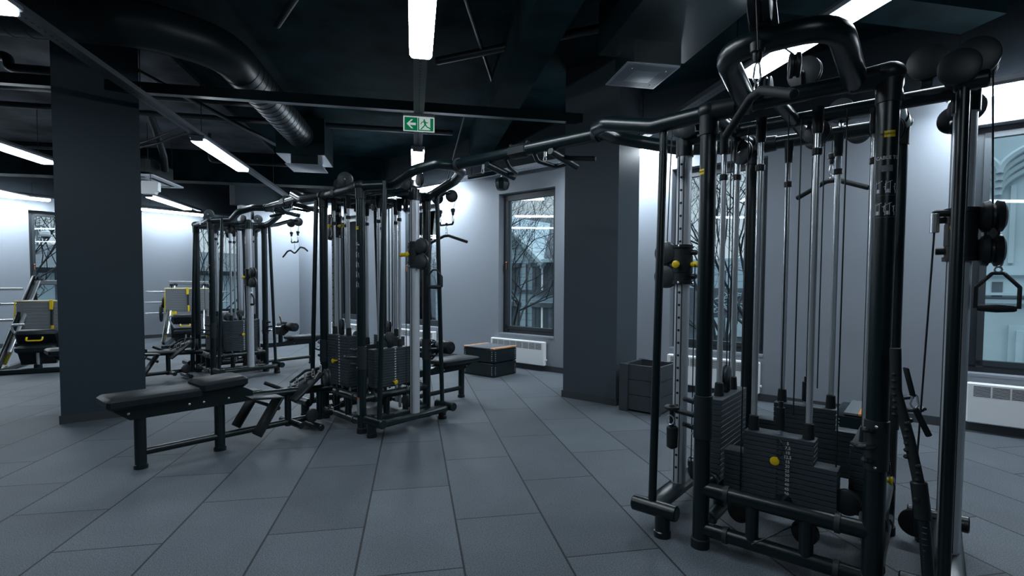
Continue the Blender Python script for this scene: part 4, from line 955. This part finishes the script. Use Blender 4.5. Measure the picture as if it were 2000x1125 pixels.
# ================================================================ LEG PRESSES
def leg_press(x, y, rot, label, plates=True, zo=0., sc=1.):
    """local frame: X to the right in view, Y away, Z up ; built in T frame then rotated"""
    r = bpy.data.objects.new('leg_press', None); COL.objects.link(r); r['label'] = label; r['category'] = 'leg press machine'; r['group'] = 'yellow leg presses'; r['_o'] = (0, 0, 0)
    r.location = (x, y, 0); r.rotation_euler = (0, 0, rot); r.scale = (sc,) * 3; r.empty_display_size = .1
    MT = Matrix.Translation((.0, -.02, .98 + zo)) @ Matrix.Rotation(-.16, 4, 'X')
    b = MB().rbox(MT, (.86, .03, .52), .01); fp = b.build('push_plate', mat('grey_push_plate', (.16, .175, .19), .5), r)
    b = MB()
    for k in range(8):
        for e in (-1, 1): b.rbox(MT @ Matrix.Translation((e * .19, -.017, -.2 + k * .055)), (.30, .006, .006), .002)
    b.build('ribs', mat('light_grey_rib', (.30, .32, .35), .5), fp, sm=False)
    b = MB(); b.rbox(MT @ Matrix.Translation((-.45, 0, 0)), (.014, .03, .55), .004); b.rbox(MT @ Matrix.Translation((.45, 0, 0)), (.014, .03, .55), .004); b.build('yellow_border', YEL, fp)
    MB().rbox(MT @ Matrix.Translation((0, 0, .275)), (.92, .04, .03), .008).build('cream_edge', mat('cream_edge', (.75, .68, .42), .4), fp)
    b = MB(); b.rbox(MT @ Matrix.Translation((-.0, -.035, .21)), (.05, .04, .17), .014); b.rbox(MT @ Matrix.Translation((0.02, -.03, -.20)), (.035, .03, .16), .01); b.rbox(MT @ Matrix.Translation((-.30, 0, -.31)), (.16, .05, .10), .01); b.build('yellow_lever', YEL, r)
    b = MB(); b.rbox(MT @ Matrix.Translation((0.01, -.03, .03)), (.035, .03, .3), .01); b.build('lever_sleeve', BLK2, r)
    # inclined rails
    for e in (-1, 1):
        b = MB(); b.cyl((e * .36, -.55, .28), (e * .30, .55, 1.38), .028, 14); b.build('slide_rail', CHR, r)
        b = MB(); b.beam((e * .42, -.75, .10), (e * .38, .62, 1.42), .05, .09, .01); b.build('side_beam', BLK, r)
        b = MB(); b.beam((e * .40, -.95, .04), (e * .40, 1.2, .04), .07, .07, .01); b.build('floor_beam', BLK, r)
        b = MB(); b.beam((e * .40, .9, .06), (e * .38, .55, 1.36), .06, .06, .01); b.build('rear_leg', BLK, r)
        b = MB(); b.lathe((e * .30, .55, 1.36), (0, .2, 1), [(0, .05), (.03, .055), (.06, .05)], 16); b.build('rail_cap', BLK2, r)
        for k, (yy_, zz_) in enumerate(((.12, .98), (.05, .73), (.25, 1.22))):
            b = MB(); b.cyl((e * .42, yy_, zz_), (e * .84, yy_, zz_), .022, 14, .003); b.build('weight_horn', CHR, r)
    b = MB(); b.beam((-.42, .56, 1.42 + zo * .4), (.42, .56, 1.42 + zo * .4), .06, .08, .012); b.build('top_beam', SIL, r)
    b = MB(); b.beam((-.40, -.9, .04), (.40, -.9, .04), .07, .07, .01); b.beam((-.40, 1.1, .04), (.40, 1.1, .04), .07, .07, .01); b.build('cross_beam', BLK, r)
    # seat facing the plate
    b = MB(); b.rbox(Matrix.Translation((0, -.62, .60 + zo * .4)) @ Matrix.Rotation(.55, 4, 'X'), (.5, .12, .24), .04); b.rbox(Matrix.Translation((0, -.62, .34)), (.44, .42, .10), .04); b.build('seat', PAD, r)
    b = MB(); b.prism([(-.27, .42), (.27, .42), (.20, .10), (-.20, .10)], Matrix.Translation((0, -.55, 0)) @ Matrix.Rotation(PI / 2, 4, 'X'), .08); b.build('seat_shell', BLK2, r, sm=False)
    b = MB(); b.tube([(-.09, -.76, .52), (-.09, -.80, .47), (.09, -.80, .47), (.09, -.76, .52)], .012, 8, fil=.03); b.build('yellow_handle', YEL, r)
    b = MB(); b.cyl((0, -.66, .08), (0, -.66, .32), .022, 12); b.build('seat_jack', CHR, r)
    b = MB(); b.cyl((0, -.66, 0), (0, -.66, .10), .05, 14); b.build('jack_foot', BLK2, r)
    b = MB(); b.cyl((-.46, -.45, .10), (-.40, -.38, .30), .036, 14, .006); b.build('yellow_stop', YEL, r)
    b = MB(); b.tube([(-.2, -.45, .35), (-.33, -.50, .62), (-.30, -.62, .70), (-.15, -.62, .70)], .016, 10, fil=.06); b.build('hand_grip', CHR, r)
    if plates:
        for (sx_, yy_, zz_, rr) in ((-1, .12, .98, .13), (-1, .05, .73, .20)):
            k = .50 if rr == .13 else .48
            b = MB(); q = k + random.uniform(0, .08); b.lathe((-q, yy_, zz_ - .0), (1, 0, 0), [(0, .03), (.004, rr * .9), (.012, rr), (.04, rr), (.048, rr * .9), (.05, .03)], 28)
            o = b.build('weight_plate', RUB, None); 
            o.matrix_world = Matrix.Translation((x, y, 0)) @ Matrix.Rotation(rot, 4, 'Z') @ Matrix.Scale(sc, 4)
            tag(o, 'smaller upper black weight plate left of the far leg press' if rr == .13 else 'large black weight plate on the lower chrome horn of the far leg press', 'weight plate', 'plates on the far leg press')
    return r
leg_press(-5.74, 9.48, .28, 'yellow and grey leg press machine left of the pillar', False, zo=-.22)
leg_press(-4.88, 12.35, .30, 'yellow and grey leg press machine behind the far tower, right of the pillar', True, sc=.93, zo=.05)

# ================================================================ OUTSIDE
STUC = mat('pale_stucco', (.42, .52, .56), .8, bump=(20, .3), var=(1.5, .12))
STUD = mat('grey_render', (.09, .11, .13), .8, var=(3, .3))
ROOFM = mat('slate_roof', (.05, .065, .08), .7, var=(6, .3))
BARK = mat('bare_bark', (.012, .018, .022), .8)
PAV = mat('street_asphalt', (.10, .12, .135), .8, var=(2, .2))
tag(MB().box((-45, NW + .4, -3.6), (30, 45, -3.5)).build('street', PAV, frame='W', sm=False), 'street outside below the windows', 'street')
def siding_mat():
    m = bpy.data.materials.new('banded_facade'); m.use_nodes = True; n = m.node_tree; L = n.links; b = n.nodes['Principled BSDF']
    t = n.nodes.new('ShaderNodeTexCoord'); s = n.nodes.new('ShaderNodeSeparateXYZ'); L.new(t.outputs['Object'], s.inputs[0])
    mth = n.nodes.new('ShaderNodeMath'); mth.operation = 'MULTIPLY'; mth.inputs[1].default_value = 3.6; L.new(s.outputs[2], mth.inputs[0])
    f = n.nodes.new('ShaderNodeMath'); f.operation = 'FRACT'; L.new(mth.outputs[0], f.inputs[0])
    r = n.nodes.new('ShaderNodeValToRGB'); L.new(f.outputs[0], r.inputs[0]); e = r.color_ramp.elements; e[0].position = .0; e[0].color = (.12, .17, .20, 1); e[1].position = .12; e[1].color = (.36, .46, .52, 1)
    L.new(r.outputs[0], b.inputs['Base Color']); b.inputs['Roughness'].default_value = .8; return m
SID = siding_mat()
def house(t0, t1, n0, n1, z0, z1, m, label, cols, rows_, roof=0, ww=1.0, wh=1.7, axis='front', cornice=True, off=0., gable=False):
    r = thing('building', ((t0 + t1) / 2, n0, z0), label, 'building')
    MB().box((t0, n0, z0), (t1, n1, z1)).build('facade', m, r, sm=False)
    W_ = (t1 - t0) / cols
    for i in range(cols):
        for j in range(rows_):
            c = t0 + (i + .5) * W_ + off; zc = z0 + (j + .5) * (z1 - z0) / rows_
            b = MB(); fz = n0 - .09
            for lo, hi in (((c - ww / 2 - .18, fz, zc - wh / 2 - .15), (c + ww / 2 + .18, n0, zc - wh / 2)), ((c - ww / 2 - .16, fz, zc + wh / 2), (c + ww / 2 + .16, n0, zc + wh / 2 + .16)),
                           ((c - ww / 2 - .14, fz + .03, zc - wh / 2), (c - ww / 2, n0, zc + wh / 2)), ((c + ww / 2, fz + .03, zc - wh / 2), (c + ww / 2 + .14, n0, zc + wh / 2))): b.box(lo, hi)
            w1 = b.build('window_surround', STUC, r, sm=False)
            MB().box((c - ww / 2, n0 - .02, zc - wh / 2), (c + ww / 2, n0 + .01, zc + wh / 2)).build('window_glass', mat('dark_outside_glass', (.03, .045, .055), .15), w1, sm=False)
            b = MB(); b.box((c - .03, n0 - .05, zc - wh / 2), (c + .03, n0 - .02, zc + wh / 2)); b.box((c - ww / 2, n0 - .05, zc + .25), (c + ww / 2, n0 - .02, zc + .31)); b.build('mullion', STUC, w1, sm=False)
    if cornice:
        b = MB()
        for k, (d, h0, h1) in enumerate(((.15, -.5, -.3), (.28, -.3, -.14), (.45, -.14, 0))): b.box((t0 - d, n0 - d, z1 + h0), (t1 + d, n1, z1 + h1))
        b.build('cornice', STUC, r, sm=False)
    if roof:
        b = MB(); e = .5; 
        if gable: b.add([(t0 - e, n0 - e, z1), (t1 + e, n0 - e, z1), (t1 + e, n1, z1), (t0 - e, n1, z1), ((t0 + t1) / 2, n0 - e, z1 + roof), ((t0 + t1) / 2, n1, z1 + roof)], [(0, 1, 4), (1, 2, 5, 4), (2, 3, 5), (3, 0, 4, 5), (0, 3, 2, 1)])
        else: b.add([(t0 - e, n0 - e, z1), (t1 + e, n0 - e, z1), (t1 + e, n1 + e, z1), (t0 - e, n1 + e, z1), (t0 - e, (n0 + n1) / 2, z1 + roof), (t1 + e, (n0 + n1) / 2, z1 + roof)], [(0, 1, 5, 4), (1, 2, 5), (2, 3, 4, 5), (3, 0, 4), (0, 3, 2, 1)])
        b.build('roof', ROOFM, r, sm=False)
    return r
r = thing('building', (-13, 17, -3.5), 'pale banded wooden house with raking toothed cornice seen through the middle window', 'building')
MB().box((-19, 17, -3.5), (-11.2, 24, 2.25)).build('facade', SID, r, sm=False)
b = MB(); b.add([(-19, 17, 2.2), (-14.9, 17, 4.4), (-12.35, 17, 2.2), (-19, 24, 2.2), (-14.9, 24, 4.4), (-12.35, 24, 2.2)], [(0, 2, 1), (3, 4, 5), (0, 1, 4, 3), (1, 2, 5, 4), (0, 3, 5, 2)]); b.build('gable', SID, r, sm=False)
b = MB(); b.beam((-15.0, 16.8, 4.55), (-12.2, 16.8, 2.15), .5, .16, .01); b.beam((-12.3, 16.85, 2.3), (-11.2, 16.85, 2.3), .45, .14, .01)
for k in range(22): q = Vector((-15.0, 16.72, 4.38)).lerp(Vector((-12.3, 16.72, 2.05)), k / 21); b.cbox(q, (.07, .2, .10))
b.build('toothed_cornice', STUC, r, sm=False)
b = MB(); b.add([(-19, 17.2, 2.4), (-11.1, 17.2, 2.4), (-11.1, 22, 4.95), (-19, 22, 4.95), (-19, 22.2, 2.4), (-11.1, 22.2, 2.4)], [(0, 1, 2, 3), (3, 2, 5, 4), (0, 3, 4), (1, 5, 2), (0, 4, 5, 1)]); b.build('roof', ROOFM, r, sm=False)
MB().box((-19, 16.93, 1.02), (-11.2, 17, 1.12)).build('string_course', STUD, r, sm=False)
MB().cyl((-13.22, 16.9, -3), (-13.22, 16.9, 2.2), .04, 8).build('drainpipe', ROOFM, r)
for c in (-17.6, -16, -14.15, -12.45):
    for zc in (-.05, 1.62):
        b = MB(); b.box((c - .50, 16.92, zc - .62), (c - .34, 17, zc + .62)); b.box((c + .34, 16.92, zc - .62), (c + .50, 17, zc + .62)); b.box((c - .56, 16.86, zc + .46), (c + .56, 17, zc + .64)); b.box((c - .55, 16.84, zc - .68), (c + .55, 17, zc - .60))
        w1 = b.build('window_surround', STUD, r, sm=False)
        MB().box((c - .34, 16.97, zc - .6), (c + .34, 16.99, zc + .46)).build('window_glass', mat('dark_outside_glass', (.06, .08, .09), .15), w1, sm=False)
        MB().box((c - .04, 16.94, zc - .6), (c + .04, 16.98, zc + .46)).build('mullion', WHT, w1, sm=False)
r = thing('building', (-6, 20, -3.5), 'dark street wall with lit shop panes and scribbled marks behind the bare trees', 'building')
MB().box((-11, 20, -3.5), (-2, 26, 1.25)).build('facade', STUD, r, sm=False)
MB().box((-10, 21.5, 1.25), (-2.5, 26, 2.45)).build('upper_storey', SID, r, sm=False)
b = MB()
for k in range(6): b.box((-6.9 + k * .42, 19.95, -.55), (-6.58 + k * .42, 20, .12))
b.build('shop_panes', STUC, r, sm=False)
b = MB(); rg = random.Random(4)
for k in range(26):
    cx_, cz_ = rg.uniform(-6.5, -5.0), rg.uniform(.35, .95); R_ = rg.uniform(.05, .2); b.tube([(cx_ + R_ * math.cos(a * .5), 19.96, cz_ + R_ * 1.1 * math.sin(a * .5)) for a in range(rg.randint(6, 12))], .016, 4)
b.build('scribbles', STUC, r, sm=False)
house(-34, -22, 19.0, 28, -3.5, 3.0, STUD, 'grey building seen beyond the middle tower windows', 5, 2, 1.0)
def arch_facade():
    r = thing('building', (1.5, 10.6, -3.5), 'pale classical facade with curved cornice seen through the rightmost window', 'building'); n0 = 10.6
    MB().box((-.6, n0, -3.5), (9, n0 + 4, 9)).build('facade', STUC, r, sm=False)
    for i, (c0, sg) in enumerate(((-.42, -1), (1.78, 1), (3.98, 1))):
        b = MB()
        for k in range(4):
            P = [(c0 + 1.10 * math.cos(a * PI / 24), n0 - .05 - .05 * (3 - k), 3.02 - .10 * k + .50 * math.sin(a * PI / 24)) for a in range(25)]
            b.tube(P, .05, 6)
        b.build('curved_cornice', STUC, r)
    for c in (1.42, 3.6):
        b = MB(); b.box((c - .56, n0 - .05, -1.2), (c + .56, n0, .78)); b.box((c - .48, n0 - .10, -1.2), (c + .48, n0 - .04, .70)); w1 = b.build('window_surround', STUC, r, sm=False)
        MB().box((c - .38, n0 - .12, -1.2), (c + .38, n0 - .095, .60)).build('window_glass', mat('dark_outside_glass', (.06, .08, .09), .15), w1, sm=False)
    b = MB(); b.box((-.6, n0 - .06, 1.10), (9, n0, 1.16)); b.box((-.6, n0 - .11, 1.22), (9, n0, 1.26)); b.box((-.6, n0 - .06, 1.52), (9, n0, 1.56)); b.box((-.6, n0 - .03, 1.56), (9, n0, 1.66)); b.build('string_course', STUC, r, sm=False)
    b = MB()
    for k in range(5): b.box((.30 + k * 1.1, n0 - .04, 1.7), (.42 + k * 1.1, n0, 2.85)); b.box((.82 + k * 1.1, n0 - .04, 1.7), (.88 + k * 1.1, n0, 2.85))
    b.build('pilaster', STUC, r, sm=False)
    MB().box((.66, n0 - .012, 1.20), (.78, n0, 1.42)).build('vent_grille', STUD, r, sm=False)
arch_facade()
def tree(x, y, z0, h, seed, label, spread=.5, levels=6, r0=.075):
    rnd = random.Random(seed); b = MB()
    def grow(p, d, L, r_, lv):
        n_ = 3; P = [p]; q = p.copy(); dd = d.copy()
        for i in range(n_):
            dd = (dd + Vector((rnd.uniform(-.22, .22), rnd.uniform(-.22, .22), rnd.uniform(-.08, .16)))).normalized(); q = q + dd * (L / n_); P.append(q.copy())
        b.tube(P, [r_ * (1 - .3 * i / n_) for i in range(n_ + 1)], 5 if lv < 3 else 3, cap=False)
        if lv >= levels: return
        k = 3 if lv > 0 else 4
        for i in range(k):
            nd = (dd + Vector((rnd.uniform(-1, 1), rnd.uniform(-1, 1), rnd.uniform(-.5, .7))) * (spread + .25)).normalized()
            grow(P[-1] if i < k - 1 else P[-2], nd, L * rnd.uniform(.62, .85), r_ * .60, lv + 1)
    grow(Vector((x, y, z0)), Vector((0, 0, 1)), h * .34, r0, 0)
    tag(b.build('bare_tree', BARK, frame='W', org=(x, y, z0), sm=False), label, 'tree', 'bare trees outside')
tree(-10.4, 13.0, -3.5, 9.0, 3, 'bare winter tree outside the middle window', .55)
tree(-12.6, 15.4, -3.5, 9.5, 9, 'second bare winter tree farther behind the middle window', .6)
tree(-4.6, 13.8, -3.5, 9.8, 5, 'bare tree outside the window behind the planter', .6, 7)
tree(-3.4, 15.5, -3.5, 10.5, 12, 'dense bare tree behind the right tower window', .6, 7)
tree(-14.3, 13.6, -3.5, 9.0, 21, 'bare tree beyond the window behind the middle tower', .6)
# far wall windows look along -t
r = thing('building', (-28, 4, -3.5), 'blue grey house with balconies beyond the far wall windows', 'building')
MB().box((-34, -3, -3.5), (-27, 16, 1.9)).build('facade', STUD, r, sm=False)
b = MB(); b.add([(-35, -4, 1.9), (-26.3, -4, 1.9), (-26.3, 17, 1.9), (-35, 17, 1.9), (-30.5, -4, 3.0), (-30.5, 17, 3.0)], [(0, 1, 4), (1, 2, 5, 4), (2, 3, 5), (3, 0, 4, 5), (0, 3, 2, 1)]); b.build('roof', ROOFM, r, sm=False)
b = MB()
for k in range(12):
    for j in range(2): b.box((-26.98, -2.4 + k * 1.4, -2.6 + j * 2.5), (-26.9, -1.6 + k * 1.4, -.8 + j * 2.5))
b.build('window_panes', mat('pale_outside_pane', (.30, .38, .42), .3), r, sm=False)
tag(MB().box((-45, -12, -3.6), (TF - .5, NW + .4, -3.5)).build('yard', PAV, frame='W', sm=False), 'paved yard outside the far wall', 'yard')
tree(-21.0, 2.0, -3.5, 8.5, 31, 'bare tree outside the window left of the pillar', .6)
tree(-22.0, 7.0, -3.5, 8.0, 33, 'bare tree outside the window behind the far tower', .6)
r = thing('dome_camera', (TF - .9, 2.1, 2.3), 'white dome security camera on a hooked arm outside the left window', 'security camera')
DN, DZ = 2.13, 2.36
b = MB(); b.tube([(TF - .75, DN - .13, DZ - .22), (TF - .75, DN - .13, DZ + .22), (TF - .75, DN, DZ + .22), (TF - .75, DN, DZ + .10)], .022, 10, fil=.05); b.cyl((TF - .34, DN - .18, DZ - .2), (TF - .75, DN - .13, DZ - .2), .018, 8); b.build('arm', SIL, r)
b = MB(); b.lathe((TF - .75, DN, DZ), (0, 0, 1), [(-.03, .04), (-.01, .08), (.03, .10), (.09, .085), (.12, .04)], 20); b.build('housing', WHT, r)
b = MB(); b.lathe((TF - .75, DN, DZ), (0, 0, -1), [(.0, .078), (.03, .07), (.055, .045), (.065, .01)], 20); b.build('dome', BLK2, r)

for o in bpy.data.objects:
    if '_o' in o: del o['_o']
